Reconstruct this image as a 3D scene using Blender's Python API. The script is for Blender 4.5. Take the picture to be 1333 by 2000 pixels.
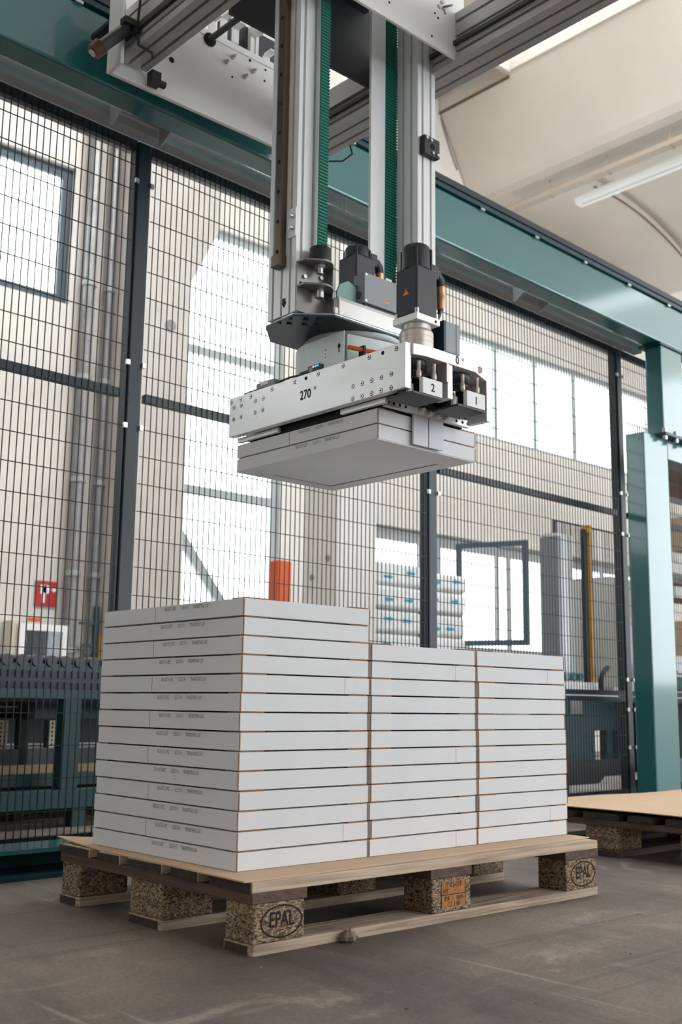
import bpy, math, random
from mathutils import Matrix, Vector
random.seed(7)
for o in list(bpy.data.objects):
    bpy.data.objects.remove(o)
S = bpy.context.scene
COL = S.collection

# ------------------------------------------------------------------ camera, sky, light, exposure
cam_d = bpy.data.cameras.new('camera')
cam = bpy.data.objects.new('camera', cam_d)
COL.objects.link(cam)
cam_d.sensor_fit = 'VERTICAL'
cam_d.sensor_height = 36.0
cam_d.lens = 2123.06 * 36.0 / 2000.0
cam_d.clip_start = 0.05
cam_d.clip_end = 200
YAW, PITCH, ROLL = 0.8338, 0.1767, 0.0127
_f = Vector((math.cos(YAW) * math.cos(PITCH), math.sin(YAW) * math.cos(PITCH), math.sin(PITCH)))
_r = Vector((math.sin(YAW), -math.cos(YAW), 0))
_u = _r.cross(_f)
_r2 = math.cos(ROLL) * _r + math.sin(ROLL) * _u
_u2 = -math.sin(ROLL) * _r + math.cos(ROLL) * _u
M = Matrix((_r2, _u2, -_f)).transposed().to_4x4()
M.translation = Vector((-1.4205, -1.8171, 0.4986))
cam.matrix_world = M
cam_d.dof.use_dof = True
cam_d.dof.focus_distance = 2.75
cam_d.dof.aperture_fstop = 5.0
S.camera = cam

W = bpy.data.worlds.new('overcast_sky')
S.world = W
W.use_nodes = True
_bg = W.node_tree.nodes['Background']
_bg.inputs['Color'].default_value = (0.93, 0.97, 1.0, 1)
_bg.inputs['Strength'].default_value = 4.5

def area(name, loc, target, sx, sy, power, color=(1, 1, 1)):
    d = bpy.data.lights.new(name, 'AREA')
    d.shape = 'RECTANGLE'
    d.size, d.size_y, d.energy, d.color = sx, sy, power, color
    o = bpy.data.objects.new(name, d)
    COL.objects.link(o)
    o.location = loc
    o.rotation_euler = (Vector(target) - Vector(loc)).to_track_quat('-Z', 'Y').to_euler()
    return o
area('rear_fill_light', (2.45, 1.6, 7.37), (3.6, 5.6, 2.0), 7.4, 1.3, 300, (1.0, 0.995, 0.985))  # unseen fill lamp added under the roof to brighten the back wall

S.view_settings.view_transform = 'Standard'
S.view_settings.look = 'None'
S.view_settings.exposure = 0.14
S.view_settings.gamma = 1.0
S.view_settings.use_curve_mapping = False

# ------------------------------------------------------------------ helpers
def srgb(r, g, b):
    def f(c):
        c /= 255.0
        return c / 12.92 if c <= 0.04045 else ((c + 0.055) / 1.055) ** 2.4
    return (f(r), f(g), f(b), 1.0)

MATS = {}
def mat(name, col, rough=0.5, metal=0.0, var=0.0, scale=8.0, stretch=(1, 1, 1), bump=0.0, bscale=60.0,
        col2=None, spec=0.5, coat=0.0, detail=6.0, rvar=0.0, contrast=(0.35, 0.65)):
    m = bpy.data.materials.new(name)
    m.use_nodes = True
    nt = m.node_tree
    N, L = nt.nodes, nt.links
    b = N['Principled BSDF']
    b.inputs['Base Color'].default_value = col
    b.inputs['Roughness'].default_value = rough
    b.inputs['Metallic'].default_value = metal
    b.inputs['Specular IOR Level'].default_value = spec
    b.inputs['Coat Weight'].default_value = coat
    if var or col2 or bump:
        tc = N.new('ShaderNodeTexCoord')
        mp = N.new('ShaderNodeMapping')
        mp.inputs['Scale'].default_value = stretch
        L.new(tc.outputs['Object'], mp.inputs['Vector'])
    if var or col2:
        n = N.new('ShaderNodeTexNoise')
        n.inputs['Scale'].default_value = scale
        n.inputs['Detail'].default_value = detail
        n.inputs['Roughness'].default_value = 0.6
        L.new(mp.outputs[0], n.inputs['Vector'])
        r = N.new('ShaderNodeValToRGB')
        r.color_ramp.elements[0].position = contrast[0]
        r.color_ramp.elements[1].position = contrast[1]
        c2 = col2 if col2 else tuple(max(0, c * (1 - var)) for c in col[:3]) + (1,)
        r.color_ramp.elements[0].color = c2
        r.color_ramp.elements[1].color = col
        L.new(n.outputs['Fac'], r.inputs['Fac'])
        L.new(r.outputs['Color'], b.inputs['Base Color'])
        if rvar:
            mr = N.new('ShaderNodeMapRange')
            mr.inputs['To Min'].default_value = max(0.02, rough - rvar)
            mr.inputs['To Max'].default_value = min(1, rough + rvar)
            L.new(n.outputs['Fac'], mr.inputs['Value'])
            L.new(mr.outputs[0], b.inputs['Roughness'])
    if bump:
        n2 = N.new('ShaderNodeTexNoise')
        n2.inputs['Scale'].default_value = bscale
        n2.inputs['Detail'].default_value = 4
        L.new(mp.outputs[0], n2.inputs['Vector'])
        bp = N.new('ShaderNodeBump')
        bp.inputs['Strength'].default_value = bump
        bp.inputs['Distance'].default_value = 0.01
        L.new(n2.outputs['Fac'], bp.inputs['Height'])
        L.new(bp.outputs[0], b.inputs['Normal'])
    MATS[name] = m
    return m

class MB:
    """collects solids and links them as one mesh object"""
    def __init__(self):
        self.v, self.f, self.s = [], [], []
    def add(self, vs, fs, smooth=False):
        o = len(self.v)
        self.v += [tuple(p) for p in vs]
        for f in fs:
            self.f.append([i + o for i in f])
            self.s.append(smooth)
        return self
    def box(self, x0, x1, y0, y1, z0, z1):
        vs = [(x, y, z) for z in (z0, z1) for y in (y0, y1) for x in (x0, x1)]
        return self.add(vs, [(0, 2, 3, 1), (4, 5, 7, 6), (0, 1, 5, 4), (2, 6, 7, 3), (0, 4, 6, 2), (1, 3, 7, 5)])
    def prism(self, poly, axis, a, b):
        """poly: 2-D points in the remaining two axes (in x,y,z order), extruded a..b along axis"""
        n = len(poly)
        def P(p, t):
            q = list(p)
            q.insert(axis, t)
            return tuple(q)
        vs = [P(p, a) for p in poly] + [P(p, b) for p in poly]
        area2 = sum(poly[i][0] * poly[(i + 1) % n][1] - poly[(i + 1) % n][0] * poly[i][1] for i in range(n))
        ccw = area2 > 0
        if axis == 1:
            ccw = not ccw
        fs = [list(range(n))[::-1], list(range(n, 2 * n))] + [(i, (i + 1) % n, n + (i + 1) % n, n + i) for i in range(n)]
        if not ccw:
            fs = [list(f)[::-1] for f in fs]
        return self.add(vs, fs)
    def cyl(self, p0, p1, r0, r1=None, n=16, caps=True):
        r1 = r0 if r1 is None else r1
        p0, p1 = Vector(p0), Vector(p1)
        d = (p1 - p0).normalized()
        a = d.orthogonal().normalized()
        b = d.cross(a)
        ring = lambda c, r: [c + r * (math.cos(2 * math.pi * i / n) * a + math.sin(2 * math.pi * i / n) * b) for i in range(n)]
        vs = ring(p0, r0) + ring(p1, r1)
        self.add(vs, [(i, (i + 1) % n, n + (i + 1) % n, n + i) for i in range(n)], True)
        if caps:
            self.add(ring(p0, r0), [list(range(n))[::-1]])
            self.add(ring(p1, r1), [list(range(n))])
        return self
    def tube(self, path, r, n=8):
        P = [Vector(p) for p in path]
        rings = []
        a = None
        for i, p in enumerate(P):
            t = (P[min(i + 1, len(P) - 1)] - P[max(i - 1, 0)]).normalized()
            if a is None:
                a = t.orthogonal().normalized()
            a = (a - a.dot(t) * t).normalized()
            b = t.cross(a)
            rings.append([p + r * (math.cos(2 * math.pi * k / n) * a + math.sin(2 * math.pi * k / n) * b) for k in range(n)])
        vs = [v for R in rings for v in R]
        fs = [(i * n + k, i * n + (k + 1) % n, (i + 1) * n + (k + 1) % n, (i + 1) * n + k) for i in range(len(P) - 1) for k in range(n)]
        self.add(vs, fs, True)
        self.add(rings[0], [list(range(n))[::-1]])
        self.add(rings[-1], [list(range(n))])
        return self
    def lathe(self, c, prof, n=24, axis=2):
        """prof: (r, h) list from bottom to top around an axis through c"""
        vs = []
        for r, h in prof:
            for i in range(n):
                t = 2 * math.pi * i / n
                q = [r * math.cos(t), r * math.sin(t)]
                q.insert(axis, h)
                vs.append((c[0] + q[0], c[1] + q[1], c[2] + q[2]))
        m = len(prof)
        self.add(vs, [(j * n + i, j * n + (i + 1) % n, (j + 1) * n + (i + 1) % n, (j + 1) * n + i) for j in range(m - 1) for i in range(n)], True)
        self.add(vs[:n], [list(range(n))[::-1]])
        self.add(vs[-n:], [list(range(n))])
        return self
    def build(self, name, m, parent=None, bevel=0.0, seg=2, kind=None):
        root = parent
        while root is not None and root.parent is not None:
            root = root.parent
        if root is not None:
            off = Vector(root.get('_o', (0, 0, 0)))
        else:
            xs, ys, zs = zip(*self.v)
            off = Vector(((min(xs) + max(xs)) / 2, (min(ys) + max(ys)) / 2, min(zs)))
        me = bpy.data.meshes.new(name)
        me.from_pydata([tuple(Vector(p) - off) for p in self.v], [], self.f)
        me.polygons.foreach_set('use_smooth', self.s)
        me.update()
        me.materials.append(MATS[m] if isinstance(m, str) else m)
        o = bpy.data.objects.new(name, me)
        COL.objects.link(o)
        if root is None:
            o.location = off
            o['_o'] = tuple(off)
        else:
            o.parent = parent
        if bevel:
            md = o.modifiers.new('bevel', 'BEVEL')
            md.width = bevel
            md.segments = seg
            md.limit_method = 'ANGLE'
            md.angle_limit = math.radians(50)
        if kind:
            o['kind'] = kind
        return o

def thing(name, label, cat, loc, group=None):
    o = bpy.data.objects.new(name, None)
    COL.objects.link(o)
    o.empty_display_size = 0.05
    o.location = loc
    o['_o'] = tuple(loc)
    o['label'] = label
    o['category'] = cat
    if group:
        o['group'] = group
    return o
def tag(o, label, cat, group=None):
    o['label'] = label
    o['category'] = cat
    if group:
        o['group'] = group
    return o
def struct(o, label, cat):
    o['kind'] = 'structure'
    o['label'] = label
    o['category'] = cat
    return o
def sroot(name, label, cat, loc):
    return struct(thing(name, label, cat, loc), label, cat)
def dup(root, loc, rz, label):
    r = root.copy()
    COL.objects.link(r)
    r.location = loc
    r.rotation_euler = (0, 0, rz)
    r['label'] = label
    for ch in root.children:
        c = ch.copy()
        COL.objects.link(c)
        c.parent = r
        for g in ch.children:
            d = g.copy()
            COL.objects.link(d)
            d.parent = c
    return r

_txt = {}
def text_mesh(s, size, width=1.0, bold=0.0):
    """flat lettering as polygons in the XY plane, centred on the origin"""
    key = (s, size, width, bold)
    if key in _txt:
        return _txt[key]
    cu = bpy.data.curves.new('lettering', 'FONT')
    cu.body = s
    cu.size = size
    cu.resolution_u = 3
    cu.offset = bold
    cu.align_x = 'CENTER'
    cu.align_y = 'CENTER'
    o = bpy.data.objects.new('lettering', cu)
    COL.objects.link(o)
    dg = bpy.context.evaluated_depsgraph_get()
    me = bpy.data.meshes.new_from_object(o.evaluated_get(dg))
    vs = [(v.co.x * width, v.co.y, 0.0) for v in me.vertices]
    fs = [list(p.vertices) for p in me.polygons]
    bpy.data.objects.remove(o)
    bpy.data.curves.remove(cu)
    bpy.data.meshes.remove(me)
    _txt[key] = (vs, fs)
    return _txt[key]
def put_text(mb, s, size, centre, right, up, width=1.0, bold=0.0):
    vs, fs = text_mesh(s, size, width, bold)
    r, u, c = Vector(right), Vector(up), Vector(centre)
    return mb.add([c + r * v[0] + u * v[1] for v in vs], fs)

def slot_profile(a0, a1, b0, b1, sa=(), sb=(), w=0.009, d=0.009):
    """rectangle a0..a1 x b0..b1 with T-slot grooves at positions sa on both b-sides and sb on both a-sides"""
    p = [(a0, b0)]
    for s in sorted(sa):
        p += [(s - w / 2, b0), (s - w / 2, b0 + d), (s + w / 2, b0 + d), (s + w / 2, b0)]
    p.append((a1, b0))
    for s in sorted(sb):
        p += [(a1, s - w / 2), (a1 - d, s - w / 2), (a1 - d, s + w / 2), (a1, s + w / 2)]
    p.append((a1, b1))
    for s in sorted(sa, reverse=True):
        p += [(s + w / 2, b1), (s + w / 2, b1 - d), (s - w / 2, b1 - d), (s - w / 2, b1)]
    p.append((a0, b1))
    for s in sorted(sb, reverse=True):
        p += [(a0, s + w / 2), (a0 + d, s + w / 2), (a0 + d, s - w / 2), (a0, s - w / 2)]
    return p
ORD = ['bottom', 'second', 'third', 'fourth', 'fifth', 'sixth', 'seventh', 'eighth', 'ninth', 'tenth', 'eleventh',
       'twelfth', 'thirteenth', 'fourteenth']

# ------------------------------------------------------------------ materials
MATS['concrete_floor'] = None
mat('plaster', srgb(226, 222, 215), 0.8, var=0.17, scale=0.9, bump=0.05, bscale=30, contrast=(0.3, 0.6))
mat('pier_concrete', srgb(206, 201, 194), 0.8, var=0.14, scale=2.5, bump=0.08, bscale=25)
mat('white_pier', srgb(236, 234, 230), 0.8, var=0.05, scale=2.0)
mat('ceiling_concrete', srgb(206, 198, 187), 0.85, var=0.12, scale=0.8, contrast=(0.25, 0.6))
mat('stain', srgb(122, 100, 80), 0.9, var=0.4, scale=6)
mat('frame_grey', srgb(160, 166, 167), 0.5, 0.1)
mat('shelving_grey', srgb(176, 162, 147), 0.8, var=0.3, scale=1.5)
mat('frame_dark', srgb(58, 74, 82), 0.5)
mat('pipe_grey', srgb(150, 150, 148), 0.4, 0.5, var=0.25, scale=9)
mat('teal_paint', srgb(24, 106, 108), 0.4, var=0.06, scale=3, coat=1.0, rvar=0.06, bump=0.05, bscale=2.2, stretch=(0.35, 1, 6))
MATS['teal_paint'].node_tree.nodes['Principled BSDF'].inputs['Coat IOR'].default_value = 1.62
MATS['teal_paint'].node_tree.nodes['Principled BSDF'].inputs['Coat Roughness'].default_value = 0.09
mat('teal_dark', srgb(10, 60, 65), 0.38, var=0.08, scale=4)
mat('fence_paint', srgb(17, 36, 45), 0.45)
mat('wire_black', srgb(14, 22, 27), 0.5)
mat('grey_steel', srgb(196, 199, 203), 0.45, 0.0, var=0.08, scale=6)
mat('zinc', srgb(200, 203, 206), 0.3, 0.8, var=0.12, scale=14)
mat('alu', srgb(230, 231, 232), 0.32, 0.1, var=0.07, scale=5, stretch=(1, 1, 0.15))
mat('alu_beam', srgb(190, 189, 188), 0.4, 0.2, var=0.07, scale=5, stretch=(1, 0.15, 1))
mat('milled_alu', srgb(226, 226, 224), 0.3, 0.25, var=0.06, scale=9, stretch=(1, 0.5, 1.6), rvar=0.1)
mat('white_plate', srgb(242, 242, 241), 0.4, 0.0, var=0.05, scale=4)
mat('drum_paint', srgb(204, 216, 214), 0.4, 0.05)
mat('clamp_steel', srgb(140, 138, 136), 0.35, 0.5, var=0.15, scale=20)
mat('wood_end_shaded', srgb(66, 54, 46), 0.9, var=0.4, scale=40)  # end grain, coloured darker still for the weak light on that side
mat('bracket_green', srgb(120, 156, 146), 0.4, 0.1)
mat('dark_shaded_steel', srgb(58, 60, 64), 0.5, 0.2)  # dark steel parts; also trolley insides coloured for the shadow they stand in
mat('rail_steel', srgb(112, 98, 88), 0.35, 0.7, var=0.35, scale=12, stretch=(1, 1, 0.1))
mat('belt_green', srgb(20, 110, 92), 0.6)
mat('motor_black', srgb(34, 36, 42), 0.45, var=0.08, scale=20)
mat('box_grey', srgb(136, 142, 147), 0.45)
mat('black_plastic', srgb(26, 28, 32), 0.5)
mat('gearbox', srgb(196, 188, 180), 0.38, 0.45, var=0.08, scale=10)
mat('brass', srgb(184, 142, 104), 0.35, 0.6)
mat('sticker_yellow', srgb(236, 160, 44), 0.5)
mat('ink', srgb(40, 38, 38), 0.8)
mat('burnt', srgb(26, 20, 17), 0.9)
mat('ink_grey', srgb(98, 92, 88), 0.9)
mat('orange', srgb(226, 98, 40), 0.5)
mat('red_paint', srgb(186, 36, 40), 0.5)
mat('dark_red', srgb(84, 28, 30), 0.5)
mat('white_print', srgb(245, 245, 245), 0.7)
mat('label_white', srgb(228, 229, 230), 0.5)
mat('hole', srgb(14, 15, 17), 0.9)
mat('yellow', srgb(206, 150, 40), 0.5)
mat('cabinet_grey', srgb(206, 206, 202), 0.5, var=0.04, scale=3)
mat('carton', srgb(220, 221, 223), 0.75, var=0.035, scale=7, bump=0.03, bscale=140)
mat('carton_edge', srgb(150, 114, 86), 0.9, var=0.25, scale=60)
mat('kraft_sheet', srgb(204, 174, 144), 0.85, var=0.08, scale=5)
mat('sack_white', srgb(226, 230, 230), 0.35, var=0.16, scale=14, bump=0.25, bscale=18)
mat('blue_print', srgb(40, 150, 180), 0.6)
mat('sack_dark', srgb(110, 122, 128), 0.4, var=0.3, scale=10)
mat('lamp_white', srgb(235, 236, 234), 0.5)
mat('tray', srgb(178, 166, 150), 0.6)
mat('cream', srgb(214, 206, 186), 0.6)
mat('rubber', srgb(30, 31, 33), 0.7)
mat('roller_grey', srgb(58, 62, 66), 0.35, 0.5)
mat('plywood', srgb(172, 148, 120), 0.8, var=0.15, scale=5)
mat('brown_wall', srgb(96, 66, 48), 0.8, var=0.3, scale=2)
mat('lint', srgb(120, 108, 96), 1.0)
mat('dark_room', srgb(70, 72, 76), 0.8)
def led(name, col, s):
    m = mat(name, col)
    b = m.node_tree.nodes['Principled BSDF']
    b.inputs['Emission Color'].default_value = col
    b.inputs['Emission Strength'].default_value = s
led('led_orange', srgb(255, 150, 40), 2.0)
led('led_blue', srgb(50, 140, 255), 2.5)

def glass_mat():
    m = bpy.data.materials.new('window_glass')
    m.use_nodes = True
    N, L = m.node_tree.nodes, m.node_tree.links
    N.clear()
    out = N.new('ShaderNodeOutputMaterial')
    t = N.new('ShaderNodeBsdfTransparent')
    t.inputs['Color'].default_value = (0.95, 0.97, 0.97, 1)
    g = N.new('ShaderNodeBsdfGlossy')
    g.inputs['Roughness'].default_value = 0.05
    mx = N.new('ShaderNodeMixShader')
    mx.inputs[0].default_value = 0.06
    L.new(t.outputs[0], mx.inputs[1])
    L.new(g.outputs[0], mx.inputs[2])
    L.new(mx.outputs[0], out.inputs[0])
    MATS['glass'] = m
glass_mat()

def wood_mat(name, ca, cb, axis, scale=10.0, rings=True):
    m = bpy.data.materials.new(name)
    m.use_nodes = True
    N, L = m.node_tree.nodes, m.node_tree.links
    b = N['Principled BSDF']
    b.inputs['Roughness'].default_value = 0.8
    tc = N.new('ShaderNodeTexCoord')
    mp = N.new('ShaderNodeMapping')
    s = [14.0, 14.0, 30.0]
    s[axis] = 1.1
    mp.inputs['Scale'].default_value = s
    L.new(tc.outputs['Object'], mp.inputs['Vector'])
    n = N.new('ShaderNodeTexNoise')
    n.inputs['Scale'].default_value = 1.1
    n.inputs['Detail'].default_value = 3
    L.new(mp.outputs[0], n.inputs['Vector'])
    mul = N.new('ShaderNodeMath')
    mul.operation = 'MULTIPLY'
    mul.inputs[1].default_value = scale
    L.new(n.outputs['Fac'], mul.inputs[0])
    fr = N.new('ShaderNodeMath')
    fr.operation = 'PINGPONG'
    fr.inputs[1].default_value = 1.0
    L.new(mul.outputs[0], fr.inputs[0])
    n2 = N.new('ShaderNodeTexNoise')
    n2.inputs['Scale'].default_value = 7
    n2.inputs['Detail'].default_value = 8
    L.new(tc.outputs['Object'], n2.inputs['Vector'])
    mx = N.new('ShaderNodeMix')
    mx.data_type = 'RGBA'
    mx.inputs[6].default_value = ca
    mx.inputs[7].default_value = cb
    mr = N.new('ShaderNodeMath')
    mr.operation = 'MULTIPLY'
    L.new(fr.outputs[0], mr.inputs[0])
    L.new(n2.outputs['Fac'], mr.inputs[1])
    L.new(mr.outputs[0], mx.inputs[0])
    L.new(mx.outputs[2], b.inputs['Base Color'])
    bp = N.new('ShaderNodeBump')
    bp.inputs['Strength'].default_value = 0.3
    bp.inputs['Distance'].default_value = 0.004
    L.new(fr.outputs[0], bp.inputs['Height'])
    L.new(bp.outputs[0], b.inputs['Normal'])
    MATS[name] = m
wood_mat('wood_x', srgb(198, 180, 156), srgb(112, 86, 66), 0)
wood_mat('wood_bottom', srgb(180, 163, 142), srgb(88, 70, 57), 0, 12)
wood_mat('wood_y', srgb(98, 76, 64), srgb(50, 39, 35), 1)
wood_mat('wood_old', srgb(86, 71, 60), srgb(46, 37, 33), 0)

def chip_mat():
    m = bpy.data.materials.new('chip_block')
    m.use_nodes = True
    N, L = m.node_tree.nodes, m.node_tree.links
    b = N['Principled BSDF']
    b.inputs['Roughness'].default_value = 0.9
    tc = N.new('ShaderNodeTexCoord')
    mp = N.new('ShaderNodeMapping')
    mp.inputs['Scale'].default_value = (1.0, 1.0, 1.7)
    L.new(tc.outputs['Object'], mp.inputs['Vector'])
    ns = N.new('ShaderNodeTexNoise')
    ns.inputs['Scale'].default_value = 60
    L.new(mp.outputs[0], ns.inputs['Vector'])
    ad = N.new('ShaderNodeMix')
    ad.data_type = 'RGBA'
    ad.inputs[0].default_value = 0.03
    L.new(mp.outputs[0], ad.inputs[6])
    L.new(ns.outputs['Color'], ad.inputs[7])
    v = N.new('ShaderNodeTexVoronoi')
    v.inputs['Scale'].default_value = 210
    L.new(ad.outputs[2], v.inputs['Vector'])
    r = N.new('ShaderNodeValToRGB')
    e = r.color_ramp.elements
    e[0].position, e[0].color = 0.1, srgb(60, 47, 37)
    e[1].position, e[1].color = 0.9, srgb(176, 153, 122)
    k = e.new(0.45)
    k.color = srgb(118, 97, 76)
    sp = N.new('ShaderNodeSeparateColor')
    L.new(v.outputs['Color'], sp.inputs[0])
    L.new(sp.outputs[0], r.inputs[0])
    L.new(r.outputs[0], b.inputs['Base Color'])
    bp = N.new('ShaderNodeBump')
    bp.inputs['Strength'].default_value = 0.8
    bp.inputs['Distance'].default_value = 0.006
    L.new(sp.outputs[1], bp.inputs['Height'])
    L.new(bp.outputs[0], b.inputs['Normal'])
    MATS['chip_block'] = m
chip_mat()

def floor_mat():
    m = bpy.data.materials.new('concrete_floor')
    m.use_nodes = True
    N, L = m.node_tree.nodes, m.node_tree.links
    b = N['Principled BSDF']
    tc = N.new('ShaderNodeTexCoord')
    def noise(scale, detail, stretch=(1, 1, 1), rot=0.0, rough=0.6, dist=0.0):
        mp = N.new('ShaderNodeMapping')
        mp.inputs['Scale'].default_value = stretch
        mp.inputs['Rotation'].default_value = (0, 0, rot)
        L.new(tc.outputs['Object'], mp.inputs['Vector'])
        n = N.new('ShaderNodeTexNoise')
        n.inputs['Scale'].default_value = scale
        n.inputs['Detail'].default_value = detail
        n.inputs['Roughness'].default_value = rough
        n.inputs['Distortion'].default_value = dist
        L.new(mp.outputs[0], n.inputs['Vector'])
        return n.outputs['Fac']
    def ramp(fac, p0, c0, p1_, c1):
        r = N.new('ShaderNodeValToRGB')
        r.color_ramp.elements[0].position, r.color_ramp.elements[0].color = p0, c0
        r.color_ramp.elements[1].position, r.color_ramp.elements[1].color = p1_, c1
        L.new(fac, r.inputs[0])
        return r.outputs[0]
    def mix(fac, a, c, mode='MIX'):
        x = N.new('ShaderNodeMix')
        x.data_type = 'RGBA'
        x.blend_type = mode
        if isinstance(fac, float):
            x.inputs[0].default_value = fac
        else:
            L.new(fac, x.inputs[0])
        for i, q in ((6, a), (7, c)):
            if isinstance(q, tuple):
                x.inputs[i].default_value = q
            else:
                L.new(q, x.inputs[i])
        return x.outputs[2]
    base = ramp(noise(0.9, 10, rough=0.65, dist=0.4), 0.3, srgb(76, 69, 65), 0.72, srgb(140, 127, 116))
    patch = ramp(noise(2.6, 8, (1, 1.6, 1), 0.5, 0.7, 0.8), 0.56, (0, 0, 0, 1), 0.74, (1, 1, 1, 1))
    base = mix(patch, base, srgb(168, 155, 142))
    dark = ramp(noise(1.7, 7, (1.5, 0.6, 1), 0.85, 0.65, 1.0), 0.46, (0, 0, 0, 1), 0.72, (0.9, 0.9, 0.9, 1))
    base = mix(dark, base, srgb(56, 51, 49))
    scr = ramp(noise(9, 3, (0.12, 2.6, 1), 0.7, 0.5), 0.62, (0, 0, 0, 1), 0.70, (0.45, 0.45, 0.45, 1))
    base = mix(scr, base, srgb(78, 71, 67))
    scr2 = ramp(noise(11, 3, (3.0, 0.14, 1), 0.25, 0.5), 0.66, (0, 0, 0, 1), 0.72, (0.4, 0.4, 0.4, 1))
    base = mix(scr2, base, srgb(170, 160, 150))
    grit = ramp(noise(120, 4, rough=0.7), 0.35, (0.55, 0.55, 0.55, 1), 0.62, (1.12, 1.1, 1.08, 1))
    base = mix(0.75, base, grit, 'MULTIPLY')
    L.new(base, b.inputs['Base Color'])
    mr = N.new('ShaderNodeMapRange')
    mr.inputs['To Min'].default_value = 0.45
    mr.inputs['To Max'].default_value = 0.75
    L.new(noise(3, 6), mr.inputs['Value'])
    L.new(mr.outputs[0], b.inputs['Roughness'])
    bp = N.new('ShaderNodeBump')
    bp.inputs['Strength'].default_value = 0.35
    bp.inputs['Distance'].default_value = 0.004
    L.new(noise(70, 8, rough=0.7), bp.inputs['Height'])
    L.new(bp.outputs[0], b.inputs['Normal'])
    MATS['concrete_floor'] = m
floor_mat()

# ------------------------------------------------------------------ the hall
def grid_holes(mb, u0, u1, v0, v1, holes, put):
    us = sorted({u0, u1} | {h[0] for h in holes} | {h[1] for h in holes})
    vs = sorted({v0, v1} | {h[2] for h in holes} | {h[3] for h in holes})
    us = [u for u in us if u0 <= u <= u1]
    vs = [v for v in vs if v0 <= v <= v1]
    for i in range(len(us) - 1):
        for j in range(len(vs) - 1):
            cu, cv = (us[i] + us[i + 1]) / 2, (vs[j] + vs[j + 1]) / 2
            if any(h[0] < cu < h[1] and h[2] < cv < h[3] for h in holes):
                continue
            put(mb, us[i], us[i + 1], vs[j], vs[j + 1])
    return mb
WY = 6.0
struct(MB().box(-9, 15, -9, 6.3, -0.15, 0).build('floor', 'concrete_floor'), 'worn grey brown concrete factory floor with dusty stains', 'floor')
W1 = (0.55, 2.62, 3.72, 4.92)
W2 = (3.55, 4.93, 0.05, 4.87)
W3 = (6.35, 11.6, 3.53, 4.73)
W4 = (5.9, 11.6, 1.08, 2.33)
W5 = (-6.2, -2.8, 2.6, 4.6)
wb = grid_holes(MB(), -9, 15, 0, 7.6, [W1, W2, W3, W4, W5], lambda m, a, b, c, d: m.box(a, b, WY, WY + 0.25, c, d)).build('wall_back', 'plaster')
struct(wb, 'cream plastered back wall of the hall with window openings', 'wall')
struct(grid_holes(MB(), -9, 6.3, 0, 7.6, [(-2.5, 2.5, 2.6, 4.0)], lambda m, a, b, c, d: m.box(-9.25, -9, a, b, c, d)).build('wall_left', 'shelving_grey'), 'plain grey side wall on the left of the hall', 'wall')
struct(grid_holes(MB(), -9, 6, 0, 7.4, [(-8.5, -1.5, 0.9, 6.0)], lambda m, a, b, c, d: m.box(14.75, 15, a, b, c, d)).build('wall_right', 'plaster'), 'plain cream side wall far on the right of the hall', 'wall')
struct(grid_holes(MB(), -9, 15, 0, 7.6, [(0.5, 14.2, 1.1, 6.0), (-8.5, -5.0, 1.0, 3.2)], lambda m, a, b, c, d: m.box(a, b, -9.25, -9, c, d)).build('wall_front', 'shelving_grey'), 'grey front wall behind the camera', 'wall')
sky = [(6.66, 7.12, -9, 4.95), (-1.3, 6.2, 0.9, 2.3)]  # second opening cut to go with the added fill lamp
ce = grid_holes(MB(), -9, 7.3, -9, 6.0, sky, lambda m, a, b, c, d: m.box(a, b, c, d, 7.4, 7.6)).build('ceiling', 'ceiling_concrete')
struct(ce, 'cream concrete roof with skylight strips', 'ceiling')
def ceil_part(name, mb, m='ceiling_concrete', **k):
    return mb.build(name, m, ce, **k)
beam = [(7.10, 7.62), (7.12, 7.25), (7.60, 6.40), (7.66, 6.33), (7.74, 6.29), (8.02, 6.29), (8.06, 6.40), (8.12, 7.62)]
ceil_part('roof_beam', MB().prism(beam, 1, -9, 5.995), bevel=0.02)
beam2 = [(x + 3.55, z) for x, z in beam]
ceil_part('roof_beam', MB().prism(beam2, 1, -9, 5.995), bevel=0.02)
def vault(dz, y0, y1):
    lo, hi = [], []
    for i in range(25):
        x = 8.0 + i * (10.75 - 8.0) / 24
        z = 6.35 + dz - (x - 8.75) ** 2 / 7.7
        lo.append((x, z))
        hi.append((x, z + 0.15))
    return MB().prism(lo + hi[::-1], 1, y0, y1)
ceil_part('vault_shell', vault(0.10, -9, 4.8))
ceil_part('vault_arch', vault(0.0, 4.8, 5.995))
ceil_part('vault_joint', MB().tube([(x, 4.79, 6.352 - (x - 8.75) ** 2 / 7.7) for x in [8.4 + i * 0.1 for i in range(23)]], 0.012, 6), 'stain')
ceil_part('roof_slab', MB().box(8.0, 10.6, -9, 6.0, 7.45, 7.6).box(11.4, 15, 3.0, 6.0, 7.45, 7.6))
ceil_part('beam_joint', MB().box(7.11, 7.135, 4.97, 5.99, 7.225, 7.25), 'stain')
ceil_part('beam_end_stain', MB().tube([(7.14, 5.985, 7.18), (7.2, 5.985, 7.05), (7.30, 5.985, 6.84), (7.42, 5.985, 6.64)], 0.006, 6), 'stain')
for p in ceil_part('skylight_kerb', MB().box(7.08, 7.12, -9, 4.95, 7.28, 7.4)), ceil_part('skylight_kerb', MB().box(6.6, 6.64, -9, 4.95, 7.3, 7.4)):
    pass
ceil_part('skylight_end', MB().box(6.6, 7.13, 4.93, 4.99, 7.26, 7.4), 'pier_concrete')

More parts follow.
